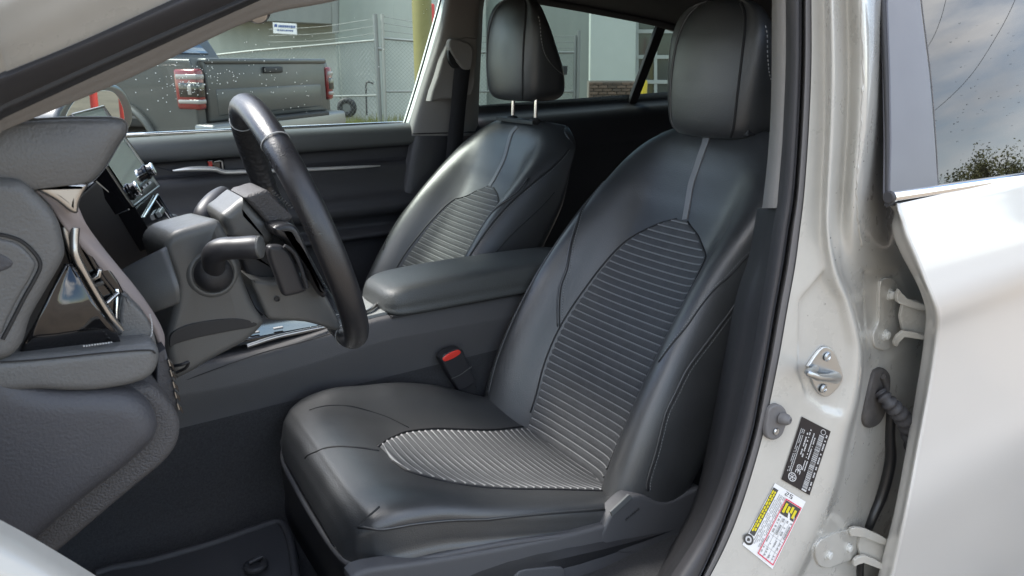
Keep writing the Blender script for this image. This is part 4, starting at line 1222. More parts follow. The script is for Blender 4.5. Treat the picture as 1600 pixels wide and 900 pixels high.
# ================================================================== steering column and wheel
colm = thing('steering_column', 'grey plastic steering column shroud with two control stalks', 'steering column', (.2, 1.14, .78))
LA = np.array([0, 1.0, 0])
CS = [(257, 388), (262, 373), (276, 361), (300, 353), (322, 347), (339, 343), (348, 350), (360, 374), (370, 402), (381, 432), (392, 462), (403, 484), (414, 500), (411, 511), (385, 535), (332, 563), (280, 593), (269, 578), (262, 552), (262, 525), (269, 495), (275, 465), (273, 435), (264, 410)]
csh = pad('column_shroud', ay(CS, 1.052), (-.01, .12, -.01), M['column'], colm, r=.011, sm=2, steps=6)
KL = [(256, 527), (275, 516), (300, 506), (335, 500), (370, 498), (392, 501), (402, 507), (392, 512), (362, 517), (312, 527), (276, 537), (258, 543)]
pad('shroud_shadow_gap', ay([(max(x, 266), y) for x, y in KL], 1.0505), (0, .004, 0), M['seam'], csh, r=.0008, sm=3)  # flat black patch painted for the shadow gap, nothing is cut out
# raised collar the stalk grows out of
b0 = at(333, 427, 'Y', 1.052)
lathe('stalk_collar', [(.040, .010), (.036, .003), (.032, -.002), (.029, -.003), (.027, -.002), (.025, .004)], b0, (.0, 1, -.05), M['column'], csh, 36, 60)
# hub rear covers, traced piece by piece
HA = [(346, 339), (360, 326), (378, 311), (384, 312), (402, 332), (424, 356), (430, 372), (420, 384), (392, 382), (362, 374), (356, 362)]
pad('hub_cover', ay(HA, 1.085), (0, .09, 0), M['column'], colm, r=.013, sm=3, steps=6)
HB = [(383, 309), (398, 302), (414, 297), (423, 301), (440, 318), (458, 338), (452, 346), (438, 350), (424, 354), (404, 332)]
pad('hub_shell', ay(HB, 1.082), (0, .08, 0), M['dash_grain'], colm, r=.006, sm=2)
HD = [(358, 374), (392, 380), (424, 372), (446, 372), (462, 384), (470, 400), (462, 420), (440, 436), (410, 440), (390, 436), (378, 412), (368, 392)]
pad('hub_core', ay(HD, 1.10), (0, .07, 0), M['dark_plastic'], colm, r=.008, sm=2)
ge_ = [tube_geo([at(424 + 30 * t, 300 + 26 * t, 'Y', 1.078), at(427 + 30 * t, 298 + 26 * t, 'Y', 1.10)], .0012, 5, 1) for t in np.linspace(0, 1, 9)]
V, F = merge(ge_); tag(mk('vent_slots', V, F, M['seam'], colm), kind='stuff')
# turn signal stalk
lathe('stalk_boot', [(.0255, .004), (.0252, -.006), (.0235, -.013), (.020, -.019), (.014, -.023), (.006, -.025)], b0, (-.05, 1, -.05), M['dark_plastic'], colm, 28)
P = ay([(340, 430, 1.05), (334, 412, 1.03), (336, 396, 1.012), (350, 389, 1.0), (372, 387.5, .988), (395, 386.5, .976), (405, 386, .971)], 0)
tube('turn_signal_stalk', P, [.012, .0150, .0160, .0155, .0150, .0158, .0155], M['buckle'], colm, seg=20, ell=1.0)
lathe('stalk_cap', [(.0152, .0), (.0146, .0025), (.011, .0042), (.001, .0046)], P[-1], P[-1] - P[-2], M['column'], colm, 24)
# wiper stalk
W0, W1, W2, W3 = at(318, 350, 'Y', 1.24), at(322, 335, 'Y', 1.25), at(337, 318, 'Y', 1.265), at(351, 306, 'Y', 1.28)
wp = tube('wiper_stalk', [W0, W1, W2, W3, W3 + (W3 - W2) * .2], [.014, .0190, .0200, .0175, .0140], M['buckle'], colm, seg=18)
def wpt(x, y, Y=1.242): return at(x, y, 'Y', Y)
marks = [((334, 322), (337, 319)), ((338, 328), (342, 324)), ((340, 336), (342, 332)), ((345, 318), (349, 314)), ((347, 322), (350, 326)), ((341, 319), (345, 322)), ((333, 325), (335, 328)), ((347, 330), (349, 332))]
geo = [tube_geo([wpt(*a), wpt(*b)], .0011, 5, 1) for a, b in marks]
V, F = merge(geo); mk('stalk_symbol', V, F, M['thread_light'], wp, angle=0)

wheel = thing('steering_wheel', 'black leather steering wheel seen nearly edge on', 'steering wheel', (.361, 1.135, .9))
WC = np.array([.361, 1.135, .902]); WR, TILT = .196, math.radians(18)
WY = math.radians(6)
WU = np.array([-math.sin(TILT), 0, math.cos(TILT)]); WN = np.array([math.cos(TILT) * math.cos(WY), -math.cos(TILT) * math.sin(WY), math.sin(TILT)])
WN /= np.linalg.norm(WN); WU -= WN * (WU @ WN); WU /= np.linalg.norm(WU); WL = np.cross(WU, WN); WL = WL if WL[1] > 0 else -WL
def rimp(a, r=WR, o=0.0): return WC + r * (math.cos(a) * WU + math.sin(a) * WL) + WN * o      # a = 0 at the top, grows to the far side
def rim_arc(a0, a1, n, r=WR, th=.0185, seg=16):
    A = np.linspace(a0, a1, n); V = []
    for a in A:
        c = rimp(a, r); e = math.cos(a) * WU + math.sin(a) * WL
        for k in range(seg):
            b = 2 * PI * k / seg
            V.append(c + e * th * .92 * math.cos(b) + WN * th * 1.06 * math.sin(b))
    return V, gridfaces(n, seg, False, True)
def rim(name, a0, a1, th, m, n=60):
    V, F = rim_arc(a0, a1, n, th=th)
    F += [tuple(range(16))[::-1], tuple((n - 1) * 16 + j for j in range(16))]
    return mk(name, V, [f[::-1] for f in F], m, wheel, angle=60)
rm = rim('rim', math.radians(-172), math.radians(172), .0185, M['wheel_leather'], 120)
rim('rim_base', math.radians(172.5), math.radians(187.5), .0182, M['wheel_leather'], 12)
perf = mat('perforated_leather', (.018, .018, .019), .55, bump=1.0, bscale=160, detail=0)
rim('grip', math.radians(35), math.radians(80), .0194, perf, 30)
for a in (math.radians(-172.3), math.radians(172.3), math.radians(-38), math.radians(34)):
    c = rimp(a); V, F = tube_geo([c + .0187 * (math.cos(b) * (math.cos(a) * WU + math.sin(a) * WL) + 1.06 * math.sin(b) * WN) for b in np.linspace(0, 2 * PI, 24, endpoint=False)], .0010, 5, 1, closed=True, up=(.1, 1, .2))
    mk('rim_seam', V, F, M['thread'], rm)
# hub, spokes and rear cover
hs_ = []
for o, w, hu, hd in ((-.055, .048, .040, .07), (-.045, .060, .050, .085), (-.02, .068, .056, .09), (.0, .064, .054, .085), (.012, .05, .04, .07)):
    c = WC + LA * .03 + WN * (o - .035)
    hs_.append([c + LA * a * w + WU * (b * (hu if b > 0 else hd)) for a, b in ((-1, -.5), (-1, .3), (-.8, .85), (0, 1), (.8, .85), (1, .3), (1, -.5), (.75, -.9), (0, -1), (-.75, -.9))])
loft('hub', hs_, M['dark_plastic'], wheel, 4, 4, angle=60)
P = [WC + LA * .06 - WN * .045, WC + LA * .12 - WU * .004 - WN * .028, WC + WL * WR * .97 - WU * .006]
V, F = tube_geo(P, [.030, .026, .020], 14, 6, ell=1.15, up=WU); mk('spoke', V, F, M['dark_plastic'], wheel, angle=60)
TH = [(428, 356), (446, 350), (461, 353), (470, 364), (484, 396), (499, 432), (512, 458), (505, 466), (492, 446), (478, 420), (464, 394), (450, 378), (434, 370)]
pad('spoke', ay(TH, 1.045), (0, .05, 0), M['wheel_leather'], wheel, r=.007, sm=3)
SCW = [(392, 437), (414, 440), (441, 441), (470, 436), (497, 440), (508, 458), (522, 484), (533, 508), (527, 518), (505, 511), (478, 504), (450, 502), (425, 501), (416, 494), (404, 466)]
pad('spoke_cover', ay(SCW, 1.066), (.0, .06, 0), M['column'], wheel, r=.006, sm=2)
lathe('screw_hole', [(.0042, 0), (.0042, -.0015), (.003, -.0015), (.0028, .001)], at(433, 467, 'Y', 1.064), (0, 1, 0), M['seam'], wheel, 14)
PD = [(420, 387), (432, 384), (444, 386), (453, 395), (463, 414), (478, 450), (476, 457), (449, 464), (441, 456), (432, 432), (422, 406)]
pd = pad('paddle', ay(PD, 1.025), (0, .014, 0), M['buckle'], wheel, r=.006, sm=3)
tube('paddle_edge', ay([(444, 384), (456, 392), (466, 408), (480, 450)], 1.022), .003, M['dark_plastic'], pd, seg=8)
# ================================================================== centre console
con = thing('centre_console', 'dark grey centre console with padded armrest between the seats', 'console', (.7, 1.55, .25))
def csec(x, zt, ys=1.468, ye=1.645, low=.28):
    return [(x, ys + .012, low), (x, ys + .004, .44), (x, ys - .006, zt - .065), (x, ys - .006, zt - .045), (x, ys, zt - .012), (x, ys + .008, zt - .002), (x, ys + .03, zt), (x, ye - .03, zt), (x, ye, zt - .012), (x, ye + .006, zt - .05), (x, ye + .01, .40), (x, ye + .02, low)]
loft('console_body', [csec(-.05, .60), csec(.1, .588), csec(.3, .574), csec(.45, .582), csec(.56, .592), csec(.66, .598), csec(.8, .594), csec(1.0, .588), csec(1.24, .58), csec(1.27, .56)], mat('console_plastic', (.075, .073, .075), .58, bump=.3, bscale=600), con, 4, 4, angle=40)
# thin seam and lower dark moulding of the console side
tube('side_seam', [at(282, 597, 'Y', 1.466), at(395, 556, 'Y', 1.466), at(470, 535, 'Y', 1.466), at(535, 516, 'Y', 1.466)], .0012, M['seam'], con, seg=6)
# silver rail and black cup and gear tray
tube('tray_rail', [at(386, 541, 'Y', 1.475), at(430, 527, 'Y', 1.478), at(480, 516, 'Y', 1.482), at(530, 505, 'Y', 1.488), at(575, 486, 'Y', 1.50), at(590, 474, 'Y', 1.53)], .0045, M['satin'], con, seg=10)
pad('gear_tray', [(.12, 1.50, .604), (.50, 1.50, .598), (.56, 1.51, .604), (.56, 1.62, .604), (.12, 1.62, .608)], (0, 0, -.012), M['piano'], con, r=.003)
pad('front_tray', [(.585, 1.485, .603), (.66, 1.485, .605), (.66, 1.63, .605), (.585, 1.63, .603)], (0, 0, -.01), mat('tray_grey', (.22, .23, .225), .5), con, r=.003)
for k in range(5):
    box('gear_mark', (.22 + .05 * k, 1.515, .605), (.02, .008, .004), M['print_mid'], con, bev=.001)
# armrest
s_ = []
for x, y0, y1, zt, zb in ((.650, 1.505, 1.59, .628, .616), (.656, 1.480, 1.612, .644, .604), (.676, 1.460, 1.628, .658, .598), (.73, 1.452, 1.636, .666, .596), (.87, 1.450, 1.638, .668, .595), (1.05, 1.450, 1.638, .665, .592), (1.20, 1.455, 1.635, .658, .588), (1.24, 1.47, 1.62, .640, .594)):
    h = zt - zb; w = y1 - y0
    s_.append([(x, y0 + w * .06, zb), (x, y0, zb + h * .3), (x, y0 + .002, zb + h * .62), (x, y0 + .014, zb + h * .90), (x, y0 + w * .28, zt), (x, y1 - w * .28, zt), (x, y1 - .014, zb + h * .9), (x, y1, zb + h * .4), (x, y1 - w * .06, zb)])
arm = loft('armrest', s_, mat('armrest_vinyl', (.062, .066, .065), .42, bump=.5, bscale=380), con, 4, 4, angle=0)
arm['label'] = 'padded dark vinyl armrest lid'
pad('armrest_gap', [(.66, 1.462, .600), (1.24, 1.462, .592), (1.24, 1.64, .592), (.66, 1.64, .600)], (0, 0, -.006), M['seam'], con, r=.001)

# ================================================================== buckle
bc = thing('seat_belt_buckle', 'black seat belt buckle with red release button beside the driver cushion', 'belt buckle', tuple(at(720, 600, 'Y', 1.43)))
ua = at(704, 561, 'Y', 1.43); ub = at(728, 605, 'Y', 1.43)
dn = ub - ua; dn /= np.linalg.norm(dn)
BKO = [(691, 560), (700, 551), (716, 545), (724, 548), (727, 556), (742, 592), (741, 600), (724, 610), (715, 607), (694, 570)]
pad('buckle_body', ay(BKO, 1.425), (0, .026, 0), M['buckle'], bc, r=.004, sm=3)
pad('release_button', ay([(693, 560), (703, 552), (717, 547), (720, 552), (711, 559), (696, 565)], 1.4225), (0, .012, 0), M['red_button'], bc, r=.002, sm=3)
tube('buckle_line', ay([(705, 592), (720, 585), (737, 573)], 1.424), .0011, M['column'], bc, seg=6)
pad('buckle_stalk', ay([(712, 598), (740, 588), (752, 640), (726, 645)], 1.432), (0, .014, 0), M['dark_plastic'], bc, r=.003)

# ================================================================== floor mat
fm = thing('floor_mat', 'black rubber floor mat with raised rim in the footwell', 'floor mat', (.2, 1.0, .24))
O_ = np.array([at(x, y, 'Z', .262) for x, y in ((150, 896), (230, 878), (330, 850), (400, 826), (436, 816), (452, 840), (462, 900), (470, 990), (300, 1150), (120, 1100), (60, 960))])
pad('mat_sheet', O_, (0, 0, -.02), M['mat_rubber'], fm, r=.006, sm=3)
tube('mat_rim', cr(O_, 3, True)[:-3], .008, M['mat_rubber'], fm, seg=8, smooth=1)
ce = at(400, 885, 'Z', .268)
lathe('mat_clip', [(.022, 0), (.022, .005), (.018, .008), (.010, .008), (.009, .003), (.001, .003)], ce, (0, 0, 1), M['dark_plastic'], fm, 24)
tube('clip_pin', [ce + np.array([-.012, 0, .012]), ce + np.array([.014, .004, .013])], .004, M['buckle'], fm, seg=8, smooth=1)

# ================================================================== far side: passenger door, rear door, pillar trim
pdoor = thing('passenger_door', 'front passenger door seen from inside with window and dark trim', 'car door', (.6, 2.36, .2))
PRF = [(.930, 2.40), (.940, 2.385), (.944, 2.372), (.940, 2.355), (.930, 2.342), (.912, 2.335), (.885, 2.336), (.873, 2.345)]
PRF2 = [(.873, 2.345), (.868, 2.372), (.85, 2.376), (.828, 2.372)]
PRF3 = [(.835, 2.374), (.824, 2.366), (.818, 2.352), (.80, 2.345), (.76, 2.345), (.722, 2.338), (.705, 2.318), (.690, 2.300), (.672, 2.298), (.655, 2.306), (.640, 2.328), (.615, 2.335), (.60, 2.320), (.588, 2.308), (.575, 2.312), (.56, 2.335), (.45, 2.34), (.25, 2.34)]
def dpan(name, prf, x0, x1, m, parent, rise=.0, n=6):
    return patch(name, [[(x, y, z + rise * (x - .6) + .012 * max(0, (x - .2)) * 0) for z, y in prf] for x in np.linspace(x0, x1, n)], m, parent, 3, 4, flip=True)
dpan('belt_pad', PRF, -.1, 1.20, M['door_trim'], pdoor, .004)
dpan('handle_recess', PRF2, -.1, 1.20, M['door_dark'], pdoor, .004)
dpan('lower_trim', PRF3, -.1, 1.20, M['door_dark'], pdoor)
pad('upper_infill', [(-.1, 2.371, .83), (.33, 2.371, .865), (.40, 2.371, .84), (.44, 2.371, .815), (.40, 2.371, .76), (-.1, 2.371, .70)], (0, .01, 0), M['door_dark'], pdoor, r=.002)
c = [at(270, 267, 'Y', 2.334), at(300, 264, 'Y', 2.334), at(335, 264.5, 'Y', 2.334), at(352, 269, 'Y', 2.334), at(395, 268, 'Y', 2.334), at(480, 265, 'Y', 2.334), at(560, 261, 'Y', 2.334), at(594, 259, 'Y', 2.334)]
tube('accent_strip', c, [.004, .010, .010, .009, .0085, .008, .0065, .002], mat('bright_trim', (.75, .74, .71), .35, metal=.7), pdoor, seg=12, ell=.8)
hd = pad('handle_cup', ay([(325, 250), (349, 250), (352, 262), (350, 268), (327, 266)], 2.366), (0, .02, 0), M['piano'], pdoor, r=.003)
pad('lock_lever', ay([(325, 253), (331, 252), (333, 263), (327, 264)], 2.36), (0, .01, 0), M['red_button'], pdoor, r=.001)
tube('handle_lever', ay([(334, 253), (346, 252), (348, 265)], 2.358), .004, M['satin'], pdoor, seg=8)
# window pane, its black channel and the frame at its rear edge
PW = (np.array([.6, 2.39, .95]), np.array([0, -math.cos(.28), -math.sin(.28)]))
def fw_(x, y, o=0.0): return at(x, y, 'P', (PW[0] + PW[1] * o, PW[1]))
patch('window', [[fw_(60, 230), fw_(350, 214), fw_(645, 200)], [fw_(150, 100), fw_(400, 90), fw_(680, 80)], [fw_(350, -60), fw_(520, -60), fw_(725, -60)]], M['glass_front'], pdoor, 4, 4, angle=0)
tube('window_channel', [fw_(150, 213, .006), fw_(300, 206, .006), fw_(420, 200.5, .006), fw_(629, 191.5, .006)], .005, M['chrome'], pdoor, seg=8)
fl_, fr2 = [(632, 197), (650, 140), (668, 78), (686, 14), (694, -18), (704, -60)], [(641, 200), (660, 142), (680, 76), (697, 18), (705, -18), (716, -60)]
A1 = np.array([fw_(*p, -.05) for p in fl_]); A2 = np.array([fw_(*p, .002) for p in fr2])
patch('frame_strip', [A1, (A1 + A2) / 2, A2], mat('frame_pale', (.72, .76, .72), .35), pdoor, 3, 5, thick=.01)
tube('frame_edge', [fw_(x + 1.5, y, .012) for x, y in fr2], .0042, M['rubber'], pdoor, seg=8)
tube('frame_edge', [fw_(x - 1, y, .008) for x, y in fl_], .003, M['rubber'], pdoor, seg=8)
# rain drops on the pane
dome = []
rg = random.Random(11)
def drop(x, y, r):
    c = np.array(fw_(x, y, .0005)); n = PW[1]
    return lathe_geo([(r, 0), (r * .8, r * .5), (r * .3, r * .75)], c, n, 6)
clus = [((240, 112), 60, 26, 34), ((335, 118), 45, 22, 42), ((300, 135), 30, 12, 26), ((410, 120), 50, 40, 34), ((275, 150), 45, 26, 16), ((470, 145), 45, 35, 16), ((420, 60), 80, 18, 14), ((560, 120), 60, 50, 6), ((660, 12), 14, 14, 5)]
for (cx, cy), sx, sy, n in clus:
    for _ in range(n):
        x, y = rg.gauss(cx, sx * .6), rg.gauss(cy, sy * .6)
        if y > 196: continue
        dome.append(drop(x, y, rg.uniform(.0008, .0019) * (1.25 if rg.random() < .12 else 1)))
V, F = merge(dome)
dr = mk('rain_drops', V, F, mat('water_drop_glint', (.85, .88, .86), .08, spec=.9), pdoor)  # clear drops given a white base, so their glint is in the colour
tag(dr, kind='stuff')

pill = thing('pillar_cover', 'grey centre pillar trim panel on the far side', 'pillar trim', (1.3, 2.33, .9))
rows = []
for y, xl, xr in ((-70, 712, 776), (0, 697, 757), (60, 683, 753), (120, 664, 750), (170, 649, 748), (212, 638, 746)):
    rows.append([at(xl - 3, y, 'Y', 2.39 - .00045 * (212 - y)), at(xl, y, 'Y', 2.352 - .00045 * (212 - y)), at(xl + (xr - xl) * .12, y, 'Y', 2.325 - .00045 * (212 - y)), at(xl + (xr - xl) * .5, y, 'Y', 2.315 - .00045 * (212 - y)), at(xl + (xr - xl) * .86, y, 'Y', 2.318 - .00045 * (212 - y)), at(xr, y, 'Y', 2.35 - .00045 * (212 - y))])
patch('upper_cover', rows, M['pillar_trim'], pill, 4, 4)
rows = []
for y, xl, xr in ((212, 643, 748), (240, 636, 748), (300, 626, 742), (380, 612, 730), (460, 600, 715)):
    rows.append([at(xl, y, 'Y', 2.35), at(xl + (xr - xl) * .15, y, 'Y', 2.322), at(xl + (xr - xl) * .6, y, 'Y', 2.318), at(xr, y, 'Y', 2.35)])
patch('lower_cover', rows, M['door_dark'], pill, 4, 4)
tube('cover_seam', [at(645, 209, 'Y', 2.318), at(690, 208, 'Y', 2.311), at(746, 206, 'Y', 2.318)], .002, M['seam'], pill, seg=6)
pad('anchor_plate', ay([(700, 68), (712, 62), (746, 60), (744, 110), (737, 150), (690, 155), (672, 158), (684, 120)], 2.238), (0, .03, 0), M['pillar_trim'], pill, r=.008, sm=2)

belt = thing('seat_belt', 'black seat belt webbing hanging from the far pillar anchor', 'seat belt', tuple(at(708, 225, 'Y', 2.27)))
patch('webbing', [[at(711, 98, 'Y', 2.226), at(735, 104, 'Y', 2.226)], [at(708, 125, 'Y', 2.226), at(732, 128, 'Y', 2.226)], [at(704, 170, 'Y', 2.245), at(727, 172, 'Y', 2.245)], [at(698, 232, 'Y', 2.272), at(722, 234, 'Y', 2.272)], [at(690, 330, 'Y', 2.285), at(714, 332, 'Y', 2.285)]], M['webbing'], belt, 4, 2, thick=.0015)
pad('belt_guide', ay([(704, 62), (716, 62), (738, 72), (738, 104), (731, 109), (722, 106), (712, 92), (703, 76)], 2.216), (0, .022, 0), M['pillar_trim'], belt, r=.006, sm=3)
pad('guide_slot', ay([(701, 79), (706, 82), (713, 96), (717, 106), (709, 106), (702, 95)], 2.222), (0, .012, 0), M['seam'], belt, r=.003, sm=3)

rpd = thing('rear_passenger_door', 'rear passenger door on the far side with tinted window', 'car door', (1.8, 2.36, .2))
PR = [(.99, 2.39), (.962, 2.385), (.948, 2.37), (.935, 2.35), (.90, 2.335), (.84, 2.335), (.80, 2.345), (.795, 2.34), (.70, 2.33), (.4, 2.34)]
patch('door_card', [[(x, y, z + .028 * (x - 1.3)) for z, y in PR] for x in (1.30, 1.6, 2.0, 2.5)], M['door_dark'], rpd, 3, 4, flip=True)
PW2 = (np.array([1.8, 2.40, .95]), np.array([0, -math.cos(.30), -math.sin(.30)]))
def rw_(x, y, o=0.0): return at(x, y, 'P', (PW2[0] + PW2[1] * o, PW2[1]))
patch('window', [[rw_(735, 190), rw_(900, 176), rw_(1065, 162)], [rw_(745, 90), rw_(900, 90), rw_(1090, 90)], [rw_(760, -50), rw_(900, -50), rw_(1110, -50)]], M['glass_rear'], rpd, 4, 4, angle=0)
dv = np.array([rw_(982, 176, .01), rw_(1000, 130, .012), rw_(1020, 80, .012), rw_(1040, 28, .01)])
pad('window_divider', np.array([rw_(978, 176, .012), rw_(990, 176, .012), rw_(1044, 36, .012), rw_(1030, 34, .012)]), -PW2[1] * .015, M['rubber'], rpd, r=.003)
tube('window_channel', [rw_(735, 186.5, .006), rw_(850, 176.5, .006), rw_(985, 166, .006), rw_(1080, 158, .006)], .003, M['rubber_grey'], rpd, seg=8)
cp = [(1030, 22), (1056, 46), (1075, 90), (1100, 175), (1250, 175), (1250, -60), (1000, -60)]
pad('quarter_trim', np.array([rw_(x, y, .03) for x, y in cp]), -PW2[1] * .02, M['headliner'], rpd, r=.004)
# dark roof rail over the far windows
patch('roof_rail', [[at(x, y - 30, 'Y', 2.20), at(x, y - 6, 'Y', 2.185), at(x, y, 'Y', 2.20), at(x, y, 'Y', 2.25)] for x, y in ((700, -22), (760, -12), (830, 0), (900, 10), (980, 26), (1030, 40), (1060, 52))], M['headliner'], rpd, 4, 4)

# ================================================================== far wing mirror
mir = thing('wing_mirror', 'grey wing mirror outside the passenger window', 'wing mirror', tuple(at(150, 190, 'Y', 2.58)))
MO = [(86, 196), (92, 172), (108, 150), (128, 136), (152, 129), (176, 130), (192, 138), (203, 155), (209, 178), (206, 196), (196, 206), (150, 214), (100, 212)]
MPL = (at(150, 175, 'Y', 2.60), np.array([.78, -.62, -.03]))
def mp_(x, y, o=0.0):
    n = MPL[1] / np.linalg.norm(MPL[1])
    return at(x, y, 'P', (MPL[0] + n * o, n))
mn = MPL[1] / np.linalg.norm(MPL[1])
pad('mirror_housing', [mp_(x, y, .008) for x, y in MO], -mn * .10, mat('mirror_grey', (.07, .08, .085), .3, coat=.5), mir, r=.012, sm=3, steps=5)
MG = [(96, 196), (102, 172), (116, 152), (134, 141), (155, 136), (175, 137), (187, 146), (195, 162), (199, 180), (195, 198), (150, 206), (110, 205)]
MG = [(150 + (x - 150) * .90, 176 + (y - 176) * .86) for x, y in MG]
pad('mirror_pane', [mp_(x, y, .0095) for x, y in MG], -mn * .004, M['mirror'], mir, r=.0005, sm=3)

# ================================================================== outside the far windows
def aw(px, py, D):
    """point of the upright plane D metres away, square to the view"""
    return at(px, py, 'P', (CAM + _d * D, _d))
def hx(l, d, z): return np.array([*(CAM + _d * d + _r * l)[:2], z])

# ---- pickup truck, seen from its rear left corner
T0, T1 = at(302, 120, 'D', 6.0)[:2], at(514, 120, 'D', 7.75)[:2]
TW = np.linalg.norm(T1 - T0); tr_ = (T1 - T0) / TW; tf = np.array([-tr_[1], tr_[0]])
if tf @ _d[:2] < 0: tf = -tf
def tp(f, r, z): return np.array([*(T0 + tf * f + tr_ * r), z])
truck = thing('pickup_truck', 'dark grey pickup truck parked beyond the passenger window, tailgate towards us', 'pickup truck', tuple(tp(1.5, TW / 2, GZ)))
TP = mat('truck_paint', (.046, .048, .047), .42, coat=.3, coat_r=.15, var=.2, vscale=2)
LRED = mat('lamp_red', (.17, .010, .012), .18, coat=.6)
LCLR = mat('lamp_clear', (.26, .245, .24), .12, coat=.5)
TPD = mat('truck_black', (.02, .02, .022), .6)
def tbox(name, f0, f1, r0, r1, z0, z1, m, parent=truck, bev=.02):
    c = (tp(f0, r0, z0) + tp(f1, r1, z1)) / 2
    rot = Matrix(((tf[0], tr_[0], 0), (tf[1], tr_[1], 0), (0, 0, 1)))
    if rot.determinant() < 0: rot = Matrix(((tf[0], -tr_[0], 0), (tf[1], -tr_[1], 0), (0, 0, 1)))
    return box(name, c, (abs(f1 - f0), abs(r1 - r0), abs(z1 - z0)), m, parent, rot, bev, 3)
# bed sides with wheel arches
for s in (0, 1):
    r0 = 0.0 if s == 0 else TW
    sg = 1 if s == 0 else -1
    pts = [(0.0, .60), (0.0, 1.10), (.03, 1.165), (.4, 1.172), (1.35, 1.175), (1.35, .25), (1.31, .22)]
    arch = [(.85 + .42 * math.cos(a), .28 + .50 * math.sin(a)) for a in np.linspace(0.05, PI - .05, 14)]
    P = [tp(f, r0, z) for f, z in pts + arch + [(.40, .25), (.05, .40)]]
    e = np.array([*(tr_ * sg * .09), 0])
    pad('bed_side', P, e, TP, truck, r=.02)
    A = cr(np.array([tp(.85 + .44 * math.cos(a), r0 - sg * .012, .28 + .52 * math.sin(a)) for a in np.linspace(0, PI, 12)]), 3)
    V, F = tube_geo(A, .045, 10, 1, ell=.7); mk('arch_flare', V, F, TP, truck, angle=60)
    wc = tp(.85, r0 + sg * .14, GZ + .40)
    ty = lathe('tyre', [(.25, -.13), (.38, -.125), (.40, -.09), (.40, .09), (.38, .125), (.25, .13)], wc, (*(tr_), 0), TPD, truck, 28)
    lathe('rim', [(.24, -.135), (.20, -.10), (.06, -.12), (.02, -.13)], wc, (*(tr_ * sg), 0), M['satin'], ty, 24)
    # tail lamp
    tl = tbox('tail_light', -.04, .20, r0 - sg * .014, r0 + sg * .085, .765, 1.092, LRED, truck, .03)
    tl['label'] = 'red tail light with clear centre'
    for nm, z0, z1, f1, rr1, m in (('lamp_black', .865, .985, .155, .07, M['piano']), ('lamp_clear', 1.005, 1.050, .175, .075, LCLR), ('lamp_clear', .812, .850, .175, .075, LCLR)):
        tbox(nm, -.045, f1, r0 - sg * .018, r0 + sg * rr1, z0, z1, m, tl, .012)
    tbox('lamp_clear', .02, .06, r0 - sg * .021, r0 + sg * .01, .885, .965, LCLR, tl, .006)
tg = tbox('tailgate', -.03, .05, .11, TW - .11, .66, 1.165, TP)
tg['label'] = 'dark grey tailgate with black handle'
tbox('tailgate_spoiler', -.055, .05, .11, TW - .11, 1.125, 1.172, TP, tg, .018)
tbox('tailgate_panel', -.035, 0, .20, TW - .20, .70, .93, TP, tg, .03)
tbox('tailgate_handle', -.06, -.01, TW / 2 - .13, TW / 2 + .13, 1.045, 1.10, TPD, tg, .012)
tbox('bumper', -.17, .05, -.02, TW + .02, .40, .655, mat('bumper_grey', (.20, .20, .20), .3, metal=.6), truck, .035)
tbox('bumper_pad', -.175, -.02, .30, TW - .30, .625, .662, TPD, truck, .008)
tbox('bed_floor', .05, 1.3, .09, TW - .09, .60, .68, TPD)
# cab
cz = [(1.30, .1), (1.30, 1.15), (1.33, 1.20), (1.48, 1.42), (1.62, 1.56), (1.85, 1.64), (2.4, 1.68), (2.9, 1.64), (3.5, 1.22), (4.8, 1.10), (4.95, .9), (4.95, .1)]
cab = pad('cab', [tp(f, .05, z) for f, z in cz], np.array([*(tr_ * (TW - .10)), 0]), TP, truck, r=.05, both=True)
pad('rear_window', [tp(1.335, .22, 1.215), tp(1.335, TW - .22, 1.215), tp(1.475, TW - .30, 1.42), tp(1.60, TW - .36, 1.54), tp(1.60, .36, 1.54), tp(1.475, .30, 1.42)], np.array([*(tf * .05), 0]), mat('truck_glass', (.012, .018, .03), .05, coat=.6), cab, r=.01)
pad('side_window', [tp(1.75, .047, 1.22), tp(3.3, .047, 1.22), tp(2.85, .047, 1.56), tp(1.85, .047, 1.56)], np.array([*(tr_ * .02), 0]), M['piano'], cab, r=.01)
tube('antenna', [tp(1.36, .62, 1.17), tp(1.30, .58, 1.34)], .006, TPD, truck, seg=6, smooth=1)

# ---- chain link fence with barbed wire, its gate to the right
FM = mat('galvanised', (.24, .25, .245), .5, metal=.5)
FR = mat('galvanised_pale', (.36, .37, .345), .55, metal=.3)
def chain(name, quad, parent, pitch=.07, wire=.0028):
    A, B, C2, D2 = [np.array(q) for q in quad]            # A bottom left, B bottom right, C top right, D top left
    W, Hh = np.linalg.norm(B - A), np.linalg.norm(D2 - A)
    def f(x, y):
        u, v = x / W, y / Hh
        return (A * (1 - u) + B * u) * (1 - v) + (D2 * (1 - u) + C2 * u) * v
    geo = []
    k = -Hh
    while k < W:
        for s in (0, 1):
            x0, x1 = max(0, k), min(W, k + Hh)
            if x1 - x0 > .02:
                y0, y1 = x0 - k, x1 - k
                if s: y0, y1 = Hh - y0, Hh - y1
                geo.append(tube_geo([f(x0, y0), f(x1, y1)], wire, 3, 1))
        k += pitch
    V, F = merge(geo)
    return tag(mk(name, V, F, FM, parent, angle=0), kind='stuff')
FD = 14.0
fence = thing('chain_link_fence', 'chain link fence with barbed wire left of the two grey posts', 'fence', tuple(aw(500, 197, FD)))
def fp(x, y, d=FD): return aw(x, y, d)
tube('post', [fp(595, 218), fp(586, 22)], .042, FM, fence, seg=12, smooth=1)
tube('rail', [fp(300, 90), fp(400, 79), fp(586, 63)], .017, FR, fence, seg=8, smooth=1)
